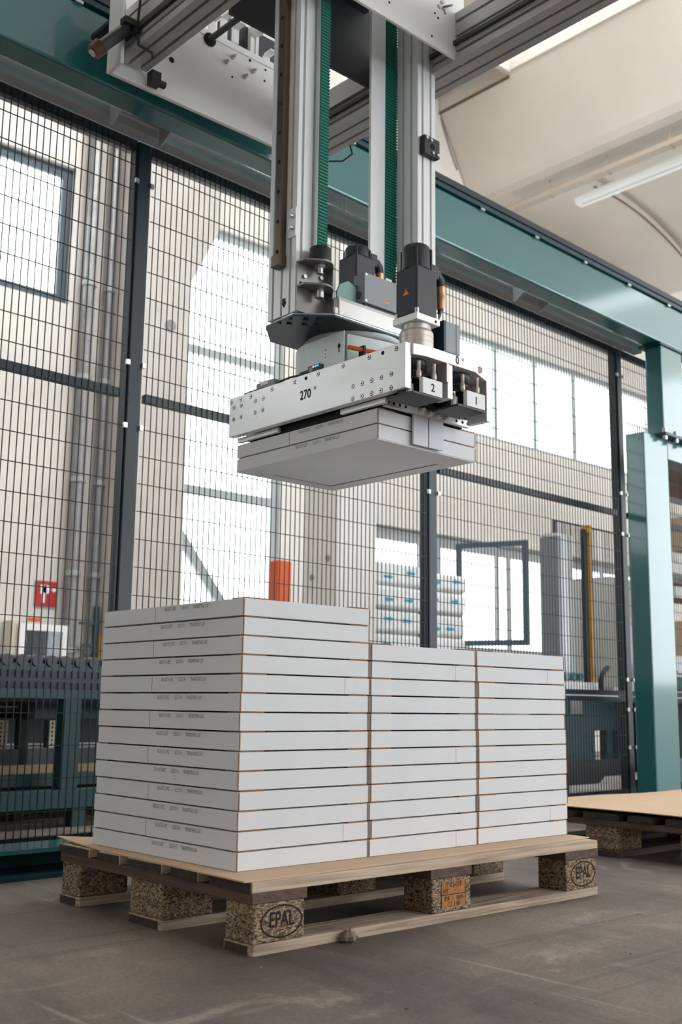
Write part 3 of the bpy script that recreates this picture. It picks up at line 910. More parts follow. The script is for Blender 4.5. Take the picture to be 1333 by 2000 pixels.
# ------------------------------------------------------------------ pallets
BX = [(0.0, 0.145), (0.5275, 0.6725), (1.055, 1.2)]
BYB = [(0.0, 0.1), (0.3275, 0.4725), (0.7, 0.8)]
DECK = [(0.0, 0.145), (0.19, 0.29), (0.3275, 0.4725), (0.51, 0.61), (0.655, 0.8)]
def ring(mb, cx, cz, rx, rz, y, w=0.0028, n=40):
    vs = []
    for i in range(n):
        t_ = 2 * math.pi * i / n
        vs += [(cx + rx * math.cos(t_), y, cz + rz * math.sin(t_)), (cx + (rx - w) * math.cos(t_), y, cz + (rz - w) * math.sin(t_))]
    return mb.add(vs, [(2 * i, 2 * ((i + 1) % n), 2 * ((i + 1) % n) + 1, 2 * i + 1) for i in range(n)])
def pallet(x0, y0, label, stamps=True, top='wood_x', bot='wood_bottom'):
    t = thing('wooden_pallet', label, 'pallet', (x0 + 0.6, y0 + 0.4, 0), 'wooden pallets')
    rp = random.Random(int(x0 * 100) + 5)
    for y in BYB:
        MB().prism([(x0 + 0.006, y0 + y[0]), (x0 + 1.194, y0 + y[0]), (x0 + 1.2, y0 + y[0] + 0.01), (x0 + 1.2, y0 + y[1] - 0.01), (x0 + 1.194, y0 + y[1]), (x0 + 0.006, y0 + y[1]), (x0, y0 + y[1] - 0.01), (x0, y0 + y[0] + 0.01)], 2, 0, 0.022).build('bottom_board', bot, t, bevel=0.002)
        MB().box(x0 - 0.0012, x0 - 0.0001, y0 + y[0] + 0.012, y0 + y[1] - 0.012, 0.002, 0.020).build('shaded_end_grain', 'wood_end_shaded', t)  # near ends only: end grain with the low-level shade put into its colour
    for i, x in enumerate(BX):
        for j, y in enumerate(BYB):
            e = rp.uniform(-0.003, 0.003)
            ins = 0.004
            b_ = MB().box(x0 + x[0] + ins + e, x0 + x[1] - ins + e, y0 + y[0] + ins * 0.5, y0 + y[1] - ins, 0.022, 0.1).build('block', 'chip_block', t, bevel=0.004)
            if stamps and j == 0:
                cx = x0 + (x[0] + x[1]) / 2 + e
                yy = y0 + y[0] + ins * 0.5 - 0.0006
                s = MB()
                if i != 1:
                    ring(s, cx + 0.006, 0.061, 0.056, 0.033, yy, 0.0036)
                    put_text(s, 'EPAL', 0.043, (cx + 0.006, yy, 0.064), (1, 0, 0.0), (0, 0, 1), 0.72, 0.0008)
                    s.build('branded_stamp', 'burnt', b_)
                else:
                    MB().box(cx - 0.038, cx + 0.048, yy - 0.0002, yy + 0.0002, 0.033, 0.092).build('scorched_panel', 'scorch', b_)
                    yy -= 0.0006
                    s.box(cx - 0.04, cx + 0.05, yy, yy + 0.0002, 0.0605, 0.062).box(cx - 0.038, cx - 0.0365, yy, yy + 0.0002, 0.033, 0.092).box(cx + 0.0465, cx + 0.048, yy, yy + 0.0002, 0.033, 0.092)
                    put_text(s, 'IT-03-018', 0.018, (cx + 0.005, yy, 0.083), (1, 0, 0), (0, 0, 1), 0.8)
                    put_text(s, 'HT', 0.017, (cx - 0.022, yy, 0.069), (1, 0, 0), (0, 0, 1), 0.8)
                    put_text(s, 'IPA', 0.016, (cx - 0.018, yy, 0.052), (1, 0, 0), (0, 0, 1), 0.8)
                    put_text(s, '0059', 0.014, (cx + 0.027, yy, 0.052), (1, 0, 0), (0, 0, 1), 0.8)
                    put_text(s, '122 1-08', 0.015, (cx + 0.005, yy, 0.039), (1, 0, 0), (0, 0, 1), 0.85)
                    s.build('branded_stamp', 'burnt', b_)
    for x in BX:
        MB().box(x0 + x[0] + rp.uniform(-.002, .002), x0 + x[1] + 0.003, y0 + 0.001, y0 + 0.8, 0.1, 0.122).build('stringer_board', 'wood_y', t, bevel=0.002)
    for y in DECK:
        MB().box(x0 + rp.uniform(-.004, .002), x0 + 1.2 + rp.uniform(-.002, .004), y0 + y[0], y0 + y[1], 0.122, 0.144).build('deck_board', top, t, bevel=0.002)
        MB().box(x0 - 0.0055, x0 - 0.0042, y0 + y[0] + 0.002, y0 + y[1] - 0.002, 0.1235, 0.1425).build('shaded_end_grain', 'wood_end_shaded', t)
    return t
mat('scorch', srgb(176, 122, 70), 0.85, var=0.35, scale=60)
pallet(0, 0, 'worn wooden pallet under the stacked white boxes with burnt oval marks')
pallet(1.884, 0.06, 'dark wooden pallet behind at the right with an empty card sheet', False, 'wood_old', 'wood_old')
def sheet(name, pts_n, fn, z, label, th=0.003):
    nx, ny = pts_n
    mb = MB()
    top = [fn(i / nx, j / ny) for j in range(ny + 1) for i in range(nx + 1)]
    k = len(top)
    bot = [(x, y, q - th) for x, y, q in top]
    F = []
    for j in range(ny):
        for i in range(nx):
            a = j * (nx + 1) + i
            F += [(a, a + 1, a + nx + 2, a + nx + 1), (k + a, k + a + nx + 1, k + a + nx + 2, k + a + 1)]
    for i in range(nx):
        F.append((i, k + i, k + i + 1, i + 1))
        a = ny * (nx + 1) + i
        F.append((a, a + 1, k + a + 1, k + a))
    for j in range(ny):
        a = j * (nx + 1)
        F.append((a, a + nx + 1, k + a + nx + 1, k + a))
        a += nx
        F.append((a, k + a, k + a + nx + 1, a + nx + 1))
    return tag(mb.add(top + bot, F).build(name, 'kraft_sheet'), label, 'cardboard sheet')
sheet('cardboard_sheet', (12, 8), lambda u, v: (-0.018 + u * 1.235 + 0.03 * v * (1 - u), 0.004 + v * 0.84 + 0.035 * u * (1 - v), 0.1475 + 0.010 * max(0, (0.03 - u) / 0.03) * max(0, (v - 0.8) / 0.2)), 0.147,
      'tan cardboard sheet between the pallet and the white boxes')
sheet('cardboard_sheet', (12, 8), lambda u, v: (1.875 + u * 1.22, 0.05 + v * 0.81, 0.1495 + 0.008 * (1 - u) ** 2 + 0.002 * math.sin(9 * u + 4 * v)), 0.15,
      'empty tan cardboard sheet on the dark pallet at the right')

# ------------------------------------------------------------------ white tile boxes
LX, LY, HB, PITCH = 0.3885, 0.600, 0.0388, 0.042
def make_box(flap, front=None, under=False):
    t = thing('tile_box', '', 'box', (0, 0, 0), 'flat white tile boxes')
    hx, hy = LX / 2, LY / 2
    b_ = MB().box(-hx + 0.0012, hx, -hy, hy, 0.0, HB).build('body', 'carton', t, bevel=0.0014)
    f = hy
    if flap:
        MB().box(-hx, -hx + 0.0014, -hy + 0.001, 0.056, 0.0004, HB - 0.0004).build('side_flap', 'carton', t, bevel=0.0005)
        MB().box(-hx, -hx + 0.0014, 0.0578, hy - 0.001, 0.0004, HB - 0.0004).build('side_flap', 'carton', t, bevel=0.0005)
        MB().box(-hx + 0.0002, -hx + 0.0014, 0.0561, 0.0577, 0.001, HB - 0.001).build('seam', 'carton_edge', t)
    else:
        MB().box(-hx, -hx + 0.0014, -hy + 0.001, hy - 0.001, 0.0004, HB - 0.0004).build('side_panel', 'carton', t, bevel=0.0005)
    s = MB()
    dy = 0.0 if flap else -0.012
    zc = HB - 0.0095
    xx = -hx - 0.0004
    for str_, yc, wd in (('58.5X37.5 6PZ', -0.009, 0.66), ('SCELTA 1', -0.073, 0.62), ('TRAVERTINO LUX', -0.137, 0.6)):
        put_text(MB(), str_, 0.0125, (xx, yc + dy * -1, zc), (0, -1, 0), (0, 0, 1), wd).build('printed_text', 'ink_grey', t)
    # raw board edges and tuck tabs on the end face
    MB().box(-hx + 0.0012, -hx + 0.0036, -hy - 0.0008, -hy + 0.001, 0.001, HB - 0.001).build('raw_edge', 'carton_edge', t)
    MB().box(hx - 0.002, hx + 0.0006, -hy - 0.0008, -hy + 0.001, 0.001, HB - 0.001).build('raw_edge', 'carton_edge', t)
    for x0, x1 in ((-hx + 0.006, -hx + 0.071), (hx - 0.064, hx - 0.006)):
        for y0, y1 in ((-hy + 0.0003, -hy + 0.05), (hy - 0.05, hy - 0.002)):
            MB().box(x0, x1, y0, y1, HB, PITCH - 0.0004).build('tuck_tab', 'carton_edge', t)
    if front is not None:
        x0, x1 = front
        MB().box(x0, x1, -hy - 0.0009, -hy + 0.001, 0.001, HB - 0.001).build('end_flap', 'carton', t, bevel=0.0004)
    if under:
        g = 0.0045
        x1, y1 = 0.135, 0.245
        MB().box(-hx + 0.002, x1 - g, -hy + 0.002, y1 - g, -0.0022, 0).build('bottom_panel', 'carton', t, bevel=0.0005)
        MB().box(x1 + g, hx - 0.002, -hy + 0.09, hy - 0.002, -0.0022, 0).build('bottom_flap', 'carton', t, bevel=0.0005)
        MB().box(x1 - g, hx - 0.002, -hy + 0.002, -hy + 0.088, -0.0022, 0).build('bottom_flap', 'carton', t, bevel=0.0005)
        MB().box(-0.095, x1 + g - 0.002, y1 + g, hy - 0.002, -0.0022, 0).build('bottom_flap', 'carton', t, bevel=0.0005)
        MB().box(-hx + 0.002, -0.097, y1 - g, hy - 0.002, -0.0022, 0).build('bottom_flap', 'carton', t, bevel=0.0005)
        MB().box(x1 - g, x1 + g, -hy + 0.10, y1 + g, -0.0006, 0).box(-0.095, x1, y1 - g, y1 + g, -0.0006, 0).build('slit', 'hole', t)
    return t
protos = [make_box(False), make_box(True), make_box(True, (0.115, 0.193)), make_box(False, (-0.1905, -0.172)), make_box(False, (0.115, 0.193))]
used = [False] * len(protos)
rb = random.Random(11)
def place(k, loc, rz, label, group):
    if used[k]:
        o = dup(protos[k], loc, rz, label)
    else:
        used[k] = True
        o = protos[k]
        o.location = loc
        o.rotation_euler = (0, 0, rz)
        o['label'] = label
    o['group'] = group
Z0 = 0.1482
for c, (xc, n, nm) in enumerate(((0.0389 + 0.1954, 14, 'left'), (0.4337 + 0.1954, 12, 'middle'), (0.8285 + 0.1954, 12, 'right'))):
    for k in range(n):
        nth = 'topmost' if k == n - 1 else (ORD[k] if k == 0 else ORD[k] + ' from the bottom')
        lab = 'flat white cardboard box, %s in the %s stack' % (nth, nm)
        if c == 0:
            kind = [0, 1][k % 2]
            if k in (9,):
                kind = 2
            if k in (10, 6):
                kind = 0
            if k in (1,):
                kind = 2
        else:
            kind = rb.choice([0, 1, 4, 3, 0])
        place(kind, (xc + rb.uniform(-.0018, .0018), 0.1116 + 0.3 + rb.uniform(-.002, .002), Z0 + k * PITCH), rb.uniform(-.003, .003), lab, 'stacked flat white boxes on the pallet')
HELD = Vector((0.4827 + 0.1954, 0.1472 + 0.3, 1.1826))
lo = make_box(False, None, True)
lo.location = HELD
lo.rotation_euler = (0, 0, 0.0046)
lo['label'] = 'flat white cardboard box held by the gripper, lower of the two'
lo['group'] = 'boxes held by the gripper'
place(1, HELD + Vector((0, 0, PITCH)), 0.0046, 'flat white cardboard box held by the gripper, upper of the two', 'boxes held by the gripper')
rl_ = random.Random(9)
lint = MB()
vs_ = []
for j, (rr, hh) in enumerate([(0.008, 0.0), (0.017, 0.004), (0.019, 0.011), (0.012, 0.018), (0.003, 0.021)]):
    for i in range(12):
        a_ = 2 * math.pi * i / 12
        q = rr * rl_.uniform(0.75, 1.25)
        vs_.append((0.252 + q * math.cos(a_), -0.012 + q * math.sin(a_), hh + rl_.uniform(0, 0.003)))
lint.add(vs_, [(j * 12 + i, j * 12 + (i + 1) % 12, (j + 1) * 12 + (i + 1) % 12, (j + 1) * 12 + i) for j in range(4) for i in range(12)] + [tuple(range(48, 60))])
for i in range(70):
    a_, e_ = rl_.uniform(0, 6.28), rl_.uniform(0.1, 1.4)
    d_ = Vector((math.cos(a_) * math.cos(e_), math.sin(a_) * math.cos(e_), math.sin(e_)))
    c_ = Vector((0.252, -0.012, 0.006))
    sd = d_.orthogonal() * 0.008 * rl_.uniform(-1, 1)
    lint.tube([c_ + d_ * 0.012, c_ + d_ * 0.018 + sd * 0.5, c_ + d_ * rl_.uniform(0.02, 0.027) + sd], 0.0004, 3)
tag(lint.build('lint_ball', 'lint'), 'small grey ball of fluff on the floor by the pallet board', 'fluff')
rd = random.Random(5)
deb = MB()
for i in range(60):
    x, y = rd.uniform(-0.9, 2.2), rd.uniform(-0.9, 0.0)
    s = rd.uniform(0.0015, 0.005)
    a = rd.uniform(0, 3.14)
    c_, n_s = math.cos(a) * s * rd.choice((1, 1, 3)), math.sin(a) * s
    deb.add([(x - c_, y - n_s, 0.0), (x + n_s, y - c_, 0.0), (x + c_, y + n_s, 0.0), (x, y, s * 0.7)], [(0, 1, 3), (1, 2, 3), (2, 0, 3), (0, 2, 1)])
db = deb.build('floor_debris', 'lint', kind='stuff')
tag(db, 'tiny wood chips and grit scattered on the floor before the pallet', 'debris')

# ------------------------------------------------------------------ bridge beams, end plate, trolley
def bridge(x0, x1, lab):
    t = thing('bridge_beam', lab, 'beam', ((x0 + x1) / 2, 0, 2.5), 'aluminium bridge beams')
    wx = x1 - x0
    MB().prism(slot_profile(x0, x1, 2.50, 2.665, [x0 + wx * 0.3, x0 + wx * 0.72], [2.528, 2.58, 2.632], 0.010, 0.012), 1, -5.0, 0.985).build('profile', 'alu_beam', t)
    MB().box(x0 - 0.012, x0, -5.0, 0.95, 2.548, 2.562).build('guide_rail', 'dark_shaded_steel', t)
    return t
bl = bridge(0.155, 0.252, 'grey slotted aluminium bridge beam on the left above the fence')
br = bridge(0.925, 1.042, 'grey slotted aluminium bridge beam on the right below the skylight')
MB().box(0.917, 0.924, 0.62, 0.88, 2.585, 2.64).build('cover_plate', 'alu_beam', br)
MB().cyl((0.917, 0.66, 2.62), (0.911, 0.66, 2.62), 0.008, n=8).build('bolt', 'zinc', br)
t = thing('drag_cable', 'thin black cable drooping on the left bridge beam', 'cable', (0.13, 0.85, 2.45))
MB().tube([(0.146, 0.85, 2.70), (0.143, 0.86, 2.64), (0.142, 0.865, 2.58), (0.146, 0.87, 2.535)], 0.004, 6).box(0.135, 0.15, 0.855, 0.885, 2.53, 2.552).build('upper_run', 'black_plastic', t)
MB().tube([(0.144, 0.87, 2.53), (0.15, 0.872, 2.497), (0.175, 0.87, 2.493), (0.20, 0.872, 2.492), (0.215, 0.89, 2.492)], 0.004, 6).build('lower_run', 'black_plastic', t)
tag(MB().tube([(1.0, 0.99, 2.50), (1.03, 0.98, 2.475), (1.06, 0.93, 2.468), (1.07, 0.89, 2.485), (1.04, 0.87, 2.50)], 0.0035, 6).build('loose_cable', 'black_plastic'), 'thin black cable loop hanging below the right bridge beam', 'cable')

t = thing('end_carriage', 'pale steel end carriage plate riding on the teal girder', 'carriage', (0.6, 1.0, 2.45))
MB().box(0.137, 1.03, 1.0, 1.016, 2.455, 2.768).build('plate', 'white_plate', t, bevel=0.002)
MB().box(0.125, 0.137, 0.93, 1.016, 2.455, 2.80).build('end_cheek', 'white_plate', t, bevel=0.002)
MB().box(0.125, 1.03, 1.016, 1.13, 2.63, 2.645).build('carrier_shelf', 'dark_shaded_steel', t)
MB().box(0.46, 1.03, 0.996, 1.0, 2.745, 2.768).build('top_strip', 'white_plate', t)
hl = MB()
for x, z, r in ((0.353, 2.595, 0.010), (0.70, 2.71, 0.004), (0.675, 2.735, 0.005), (0.745, 2.728, 0.004), (0.742, 2.685, 0.004), (0.60, 2.64, 0.004)):
    hl.cyl((x, 0.9995, z), (x, 0.998, z), r, n=12)
hl.build('drilled_hole', 'hole', t)
for x, z in ((0.573, 2.685), (0.60, 2.715), (0.655, 2.665), (0.69, 2.70)):
    MB().cyl((x, 1.0, z), (x, 0.988, z), 0.009, n=6).cyl((x, 0.988, z), (x, 0.978, z), 0.005, n=8).build('bolt', 'zinc', t)
for x, z0, h in ((0.50, 2.775, 0.05), (0.55, 2.775, 0.08), (0.60, 2.78, 0.06), (0.68, 2.76, 0.085), (0.74, 2.755, 0.04)):
    MB().box(x, x + 0.028, 1.005, 1.012, z0, z0 + h).box(x, x + 0.028, 0.965, 1.012, z0 + h - 0.006, z0 + h).build('tab_bracket', 'white_plate', t)
MB().box(0.70, 0.712, 1.0, 1.06, 2.768, 2.90).build('riser', 'white_plate', t)
MB().box(0.60, 1.03, 1.05, 1.10, 2.80, 2.90).build('rear_bar', 'dark_shaded_steel', t)
t = thing('drive_shaft', 'slim dark drive shaft passing into the end carriage plate', 'shaft', (0.50, 0.7, 2.72))
MB().cyl((0.50, 0.994, 2.735), (0.50, 0.615, 2.735), 0.011, n=14).build('shaft', 'dark_shaded_steel', t)
MB().cyl((0.50, 0.9985, 2.735), (0.50, 0.994, 2.735), 0.024, n=20).build('sleeve', 'hole', t)
tag(MB().box(0.255, 0.29, 0.955, 0.985, 2.455, 2.50).cyl((0.29, 0.97, 2.472), (0.312, 0.97, 2.472), 0.013, n=12).build('buffer_stop', 'black_plastic'), 'small black buffer stop under the left bridge beam', 'buffer')
t = thing('bumper_arm', 'dark sensor arm with a red tip at the left bridge end', 'bumper', (0.08, 0.93, 2.44))
MB().cyl((0.125, 0.90, 2.555), (0.055, 0.93, 2.475), 0.020, n=14).box(0.10, 0.154, 0.87, 0.90, 2.555, 2.575).build('arm', 'dark_shaded_steel', t)
MB().cyl((0.055, 0.93, 2.478), (0.035, 0.94, 2.452), 0.026, 0.024, n=16).build('red_tip', 'dark_red', t)
MB().cyl((0.035, 0.94, 2.452), (0.032, 0.942, 2.447), 0.012, n=12).build('cap', 'grey_steel', t)
MB().box(0.112, 0.15, 0.88, 0.91, 2.576, 2.584).build('gold_clip', 'brass', t)

t = thing('trolley', 'pale steel trolley box holding the lifting columns', 'trolley', (0.65, 0.43, 2.5))
MB().box(0.30, 0.968, 0.258, 0.268, 2.505, 2.82).build('front_plate', 'white_plate', t, bevel=0.002)
MB().box(0.30, 0.90, 0.60, 0.61, 2.54, 2.82).build('back_plate', 'dark_shaded_steel', t)  # coloured dark for the shadow inside the trolley
MB().box(0.958, 0.968, 0.268, 0.335, 2.52, 2.82).build('side_plate', 'dark_shaded_steel', t)
MB().box(0.46, 0.855, 0.34, 0.60, 2.80, 2.81).build('inner_deck', 'dark_shaded_steel', t)  # dark sheet whose colour stands in for the dim trolley interior
hl = MB()
for x, z in ((0.631, 2.56), (0.816, 2.535), (0.83, 2.62), (0.845, 2.61)):
    hl.cyl((x, 0.258, z), (x, 0.2575, z), 0.004, n=10)
hl.build('drilled_hole', 'hole', t)
for x, z in ((0.862, 2.672), (0.878, 2.645), (0.85, 2.652), (0.868, 2.655)):
    MB().cyl((x, 0.258, z), (x, 0.252, z), 0.007, n=10).build('bolt', 'zinc', t)
MB().cyl((0.866, 0.25, 2.655), (0.895, 0.245, 2.672), 0.0035, n=8).build('grub_lever', 'rail_steel', t)
for z in (2.67, 2.60, 2.54):
    MB().cyl((0.968, 0.30, z), (0.974, 0.30, z), 0.006, n=8).build('bolt', 'brass', t)

# ------------------------------------------------------------------ lifting columns and belts
t = thing('lifting_column', 'tall silver slotted aluminium lifting column on the left with guide rail', 'column', (0.415, 0.42, 1.556), 'aluminium lifting columns')
MB().prism(slot_profile(0.376, 0.455, 0.36, 0.48, [0.394, 0.434], [0.384, 0.42, 0.458], 0.0085, 0.016), 2, 1.557, 2.95).build('profile', 'alu', t)
r_ = MB().box(0.356, 0.375, 0.404, 0.434, 1.70, 2.95).build('guide_rail', 'rail_steel', t, bevel=0.002)
h_ = MB()
for i in range(14):
    z = 1.74 + i * 0.09
    h_.cyl((0.356, 0.419, z), (0.3553, 0.419, z), 0.006, n=10)
h_.build('rail_hole', 'hole', r_)
MB().box(0.349, 0.376, 0.401, 0.437, 1.695, 1.73).build('end_stop', 'rail_steel', t, bevel=0.002)
MB().box(0.372, 0.376, 0.360, 0.398, 1.775, 1.86).build('rail_bracket', 'alu', t)
for z in (1.80, 1.835):
    MB().cyl((0.372, 0.372, z), (0.360, 0.372, z), 0.006, n=10).build('bolt', 'zinc', t)
ar = MB().add([(0.3752, 0.408, 1.606), (0.3752, 0.414, 1.606), (0.3752, 0.414, 1.594), (0.3752, 0.419, 1.594), (0.3752, 0.407, 1.578), (0.3752, 0.395, 1.594), (0.3752, 0.401, 1.594), (0.3752, 0.401, 1.606)], [(0, 1, 2, 3, 4, 5, 6, 7)])
ar.build('arrow_mark', 'ink', t)
t = thing('lifting_column', 'tall silver slotted aluminium lifting column on the right with black sensor block', 'column', (0.9, 0.41, 1.556), 'aluminium lifting columns')
MB().prism(slot_profile(0.86, 0.94, 0.36, 0.45, [0.882, 0.919], [0.388, 0.424], 0.0085, 0.016), 2, 1.557, 2.95).build('profile', 'alu', t)
b_ = MB().box(0.868, 0.938, 0.338, 0.3595, 2.20, 2.262).build('sensor_block', 'black_plastic', t, bevel=0.002)
for x, z in ((0.878, 2.252), (0.898, 2.250), (0.906, 2.210), (0.928, 2.210)):
    MB().cyl((x, 0.338, z), (x, 0.334, z), 0.005, n=10).build('bolt', 'zinc', b_)
MB().cyl((0.904, 0.338, 2.231), (0.904, 0.3372, 2.231), 0.010, n=16).build('bore', 'hole', b_)
tag(MB().box(0.742, 0.804, 0.448, 0.458, 1.60, 2.798).build('flat_bar', 'alu', bevel=0.001), 'flat silver bar beside the rear green belt', 'bar')
def belt(x0, x1, y, z0, z1, lab):
    t = thing('drive_belt', lab, 'belt', ((x0 + x1) / 2, y, z0), 'green toothed drive belts')
    MB().box(x0, x1, y, y + 0.003, z0, z1).build('band', 'belt_green', t)
    w = MB()
    n = int((z1 - z0) / 0.01)
    for i in range(n):
        z = z0 + i * 0.01
        w.add([(x0, y, z), (x1, y, z), (x1 + .0008, y - .004, z + .0025), (x0, y - .004, z + .0025), (x0, y - .004, z + .005), (x1 + .0008, y - .004, z + .005), (x1, y, z + .0075), (x0, y, z + .0075)],
              [(0, 1, 2, 3), (3, 2, 5, 4), (4, 5, 6, 7), (0, 3, 4, 7), (1, 6, 5, 2)])
    w.build('teeth', 'belt_green', t, kind='stuff')
belt(0.434, 0.466, 0.336, 1.745, 2.95, 'green toothed belt running down beside the left lifting column')
belt(0.806, 0.8575, 0.452, 1.64, 2.797, 'green toothed belt running down in front of the right lifting column')

# ------------------------------------------------------------------ base plate, belt clamp, rotary drive
t = thing('column_base_plate', 'eight sided base plate under the lifting columns, underside coloured as shaded', 'plate', (0.66, 0.45, 1.546))
oct_ = [(0.379, 0.372), (0.466, 0.296), (0.86, 0.296), (0.955, 0.372), (0.955, 0.50), (0.87, 0.59), (0.47, 0.585), (0.387, 0.50)]
mat('base_steel', srgb(56, 68, 74), 0.4, 0.4, var=0.1, scale=8)  # dark steel; on the base plate its colour stands for underside shade
MB().prism(oct_, 2, 1.547, 1.5515).build('plate', 'base_steel', t)
MB().prism(oct_, 2, 1.5516, 1.5565).build('lit_top_layer', 'zinc', t, bevel=0.001)  # same plate as it looks in the light, above the shade-coloured layer
MB().prism([(0.2965, 1.557), (0.3015, 1.557), (0.3045, 1.607), (0.36, 1.607), (0.36, 1.612), (0.3015, 1.612), (0.2965, 1.60)], 0, 0.482, 0.80).build('folded_front', 'milled_alu', t, bevel=0.0015)
for x, y in ((0.385, 0.44), (0.388, 0.395), (0.41, 0.425), (0.425, 0.37), (0.445, 0.40), (0.45, 0.345), (0.47, 0.375)):
    MB().cyl((x, y, 1.547), (x, y, 1.541), 0.0075, n=10).build('bolt', 'base_steel', t)
t = thing('belt_clamp', 'steel belt clamp bracket with black cylinder beside the left column', 'bracket', (0.42, 0.32, 1.557))
MB().lathe((0.435, 0.326, 0), [(0.030, 1.70), (0.030, 1.742), (0.027, 1.7445)], 24).build('cylinder', 'black_plastic', t)
def arch_plate(z, th=0.005):
    pts = [(0.376, 0.356), (0.376, 0.325), (0.402, 0.306)]
    for i in range(7):
        a = math.pi * (1.25 + 0.5 * i / 6)
        pts.append((0.435 + 0.036 * math.cos(a), 0.326 + 0.036 * math.sin(a)))
    pts += [(0.468, 0.306), (0.484, 0.325), (0.484, 0.356)]
    return MB().prism(pts, 2, z, z + th)
arch_plate(1.695).build('upper_plate', 'clamp_steel', t)
arch_plate(1.625).build('lower_plate', 'clamp_steel', t)
MB().box(0.376, 0.484, 0.352, 0.358, 1.557, 1.70).build('back_plate', 'clamp_steel', t)
MB().box(0.479, 0.484, 0.322, 0.352, 1.557, 1.695).build('cheek', 'clamp_steel', t)
MB().cyl((0.435, 0.326, 1.695), (0.435, 0.326, 1.67), 0.009, n=12).cyl((0.435, 0.326, 1.695), (0.435, 0.326, 1.688), 0.016, n=6).build('hex_bolt', 'zinc', t)
MB().cyl((0.435, 0.326, 1.625), (0.435, 0.326, 1.60), 0.012, n=12).build('lower_nut', 'zinc', t)
for x, z in ((0.40, 1.66), (0.46, 1.672), (0.46, 1.65)):
    MB().cyl((x, 0.352, z), (x, 0.346, z), 0.006, n=10).build('bolt', 'zinc', t)
for x in (0.388, 0.458):
    MB().cyl((x, 0.3518, 1.638), (x, 0.351, 1.638), 0.005, n=10).build('bolt_hole', 'hole', t)

def warning(mb_parent, p, right, up, s, nrm):
    c, r, u, n = Vector(p), Vector(right), Vector(up), Vector(nrm)
    st = MB().add([c - r * s + n * .0006, c + r * s + n * .0006, c + u * s * 1.75 + n * .0006], [(0, 1, 2)]).build('warning_sticker', 'sticker_yellow', mb_parent)
    k = MB()
    q = n * .0010
    cc = c + u * s * 0.55
    k.add([cc + u * s * .75 + q + r * s * .12, cc + u * s * .05 + r * s * -.02 + q, cc + u * s * .12 + r * s * .2 + q, cc - u * s * .4 + r * s * 0 + q, cc - u * s * .05 + r * s * .05 + q, cc + u * s * .0 - r * s * .2 + q], [(0, 1, 2), (3, 4, 2), (0, 5, 1)])
    k.build('bolt_symbol', 'ink', st)
def servo(name, label, cx, cy, w, z0, z1, z2, conn):
    t = thing(name, label, 'motor', (cx, cy, z0), 'servo motors')
    c = w / 2
    k = c * 0.28
    poly = [(cx - c + k, cy - c), (cx + c - k, cy - c), (cx + c, cy - c + k), (cx + c, cy + c - k), (cx + c - k, cy + c), (cx - c + k, cy + c), (cx - c, cy + c - k), (cx - c, cy - c + k)]
    MB().prism([(cx - c, cy - c), (cx + c, cy - c), (cx + c, cy + c), (cx - c, cy + c)], 2, z0, z1).build('housing', 'motor_black', t, bevel=w * 0.07, seg=3)
    cap = MB().lathe((cx, cy, 0), [(c * 0.98, z1), (c * 0.97, z1 + (z2 - z1) * 0.72), (c * 0.9, z2 - 0.004), (c * 0.8, z2)], 28).build('cap', 'motor_black', t)
    for a in (-2.36, -1.0, 2.2, 0.7):
        x, y = cx + c * math.cos(a), cy + c * math.sin(a)
        MB().cyl((x, y, z1), (x, y, z2 - 0.012), 0.004, n=8).build('tie_rod', 'motor_black', cap)
    if conn:
        x, y, z = cx + c, cy - c * 0.25, z1 - 0.002
        MB().box(x - 0.005, x + 0.022, y - 0.016, y + 0.016, z - 0.012, z + 0.026).build('socket', 'motor_black', t, bevel=0.003)
        MB().tube([(x + 0.018, y, z + 0.008), (x + 0.03, y, z + 0.006), (x + 0.041, y, z - 0.004), (x + 0.044, y, z - 0.022)], 0.014, 12).build('elbow', 'motor_black', t)
        MB().lathe((x + 0.044, y, 0), [(0.0135, z - 0.022), (0.0135, z - 0.048), (0.012, z - 0.05), (0.012, z - 0.078), (0.009, z - 0.086)][::-1], 14).build('plug', 'brass', t)
        MB().tube([(x + 0.044, y, z - 0.084), (x + 0.038, y + 0.002, z - 0.105), (x + 0.025, y + 0.01, z - 0.125), (x + 0.01, y + 0.03, z - 0.135)], 0.006, 8).build('cable', 'black_plastic', t)
    return t
t = servo('servo_motor', 'black square servo motor standing at the front of the gripper', 0.547, 0.066, 0.078, 1.499, 1.632, 1.70, True)
warning(t, (0.508, 0.066, 1.556), (0, -1, 0), (0, 0, 1), 0.010, (-1, 0, 0))
g = MB().box(0.503, 0.591, 0.022, 0.110, 1.479, 1.4985).build('mount_flange', 'milled_alu', t, bevel=0.002)
for x, y in ((0.511, 0.030), (0.511, 0.102), (0.583, 0.030)):
    MB().cyl((x, y, 1.4985), (x, y, 1.512), 0.006, n=10).build('bolt', 'zinc', g)
MB().cyl((0.574, 0.022, 1.488), (0.574, 0.0213, 1.488), 0.004, n=10).build('screw_hole', 'hole', g)
gb = MB()
for r0, r1, za, zb in ((0.046, 0.046, 1.4032, 1.411), (0.0448, 0.0448, 1.411, 1.428), (0.0441, 0.0441, 1.428, 1.4292), (0.0448, 0.0448, 1.4292, 1.442), (0.0441, 0.0441, 1.442, 1.4432), (0.0448, 0.0448, 1.4432, 1.456), (0.0448, 0.041, 1.456, 1.464), (0.038, 0.038, 1.464, 1.4788)):
    gb.cyl((0.547, 0.066, za), (0.547, 0.066, zb), r0, r1, n=36)
gb.build('gearbox', 'gearbox', t)
t = servo('servo_motor', 'black square servo motor behind the grey terminal box', 0.632, 0.388, 0.076, 1.66, 1.79, 1.826, True)
MB().box(0.594, 0.67, 0.35, 0.426, 1.557, 1.66).build('gear_housing', 'base_steel', t, bevel=0.003)
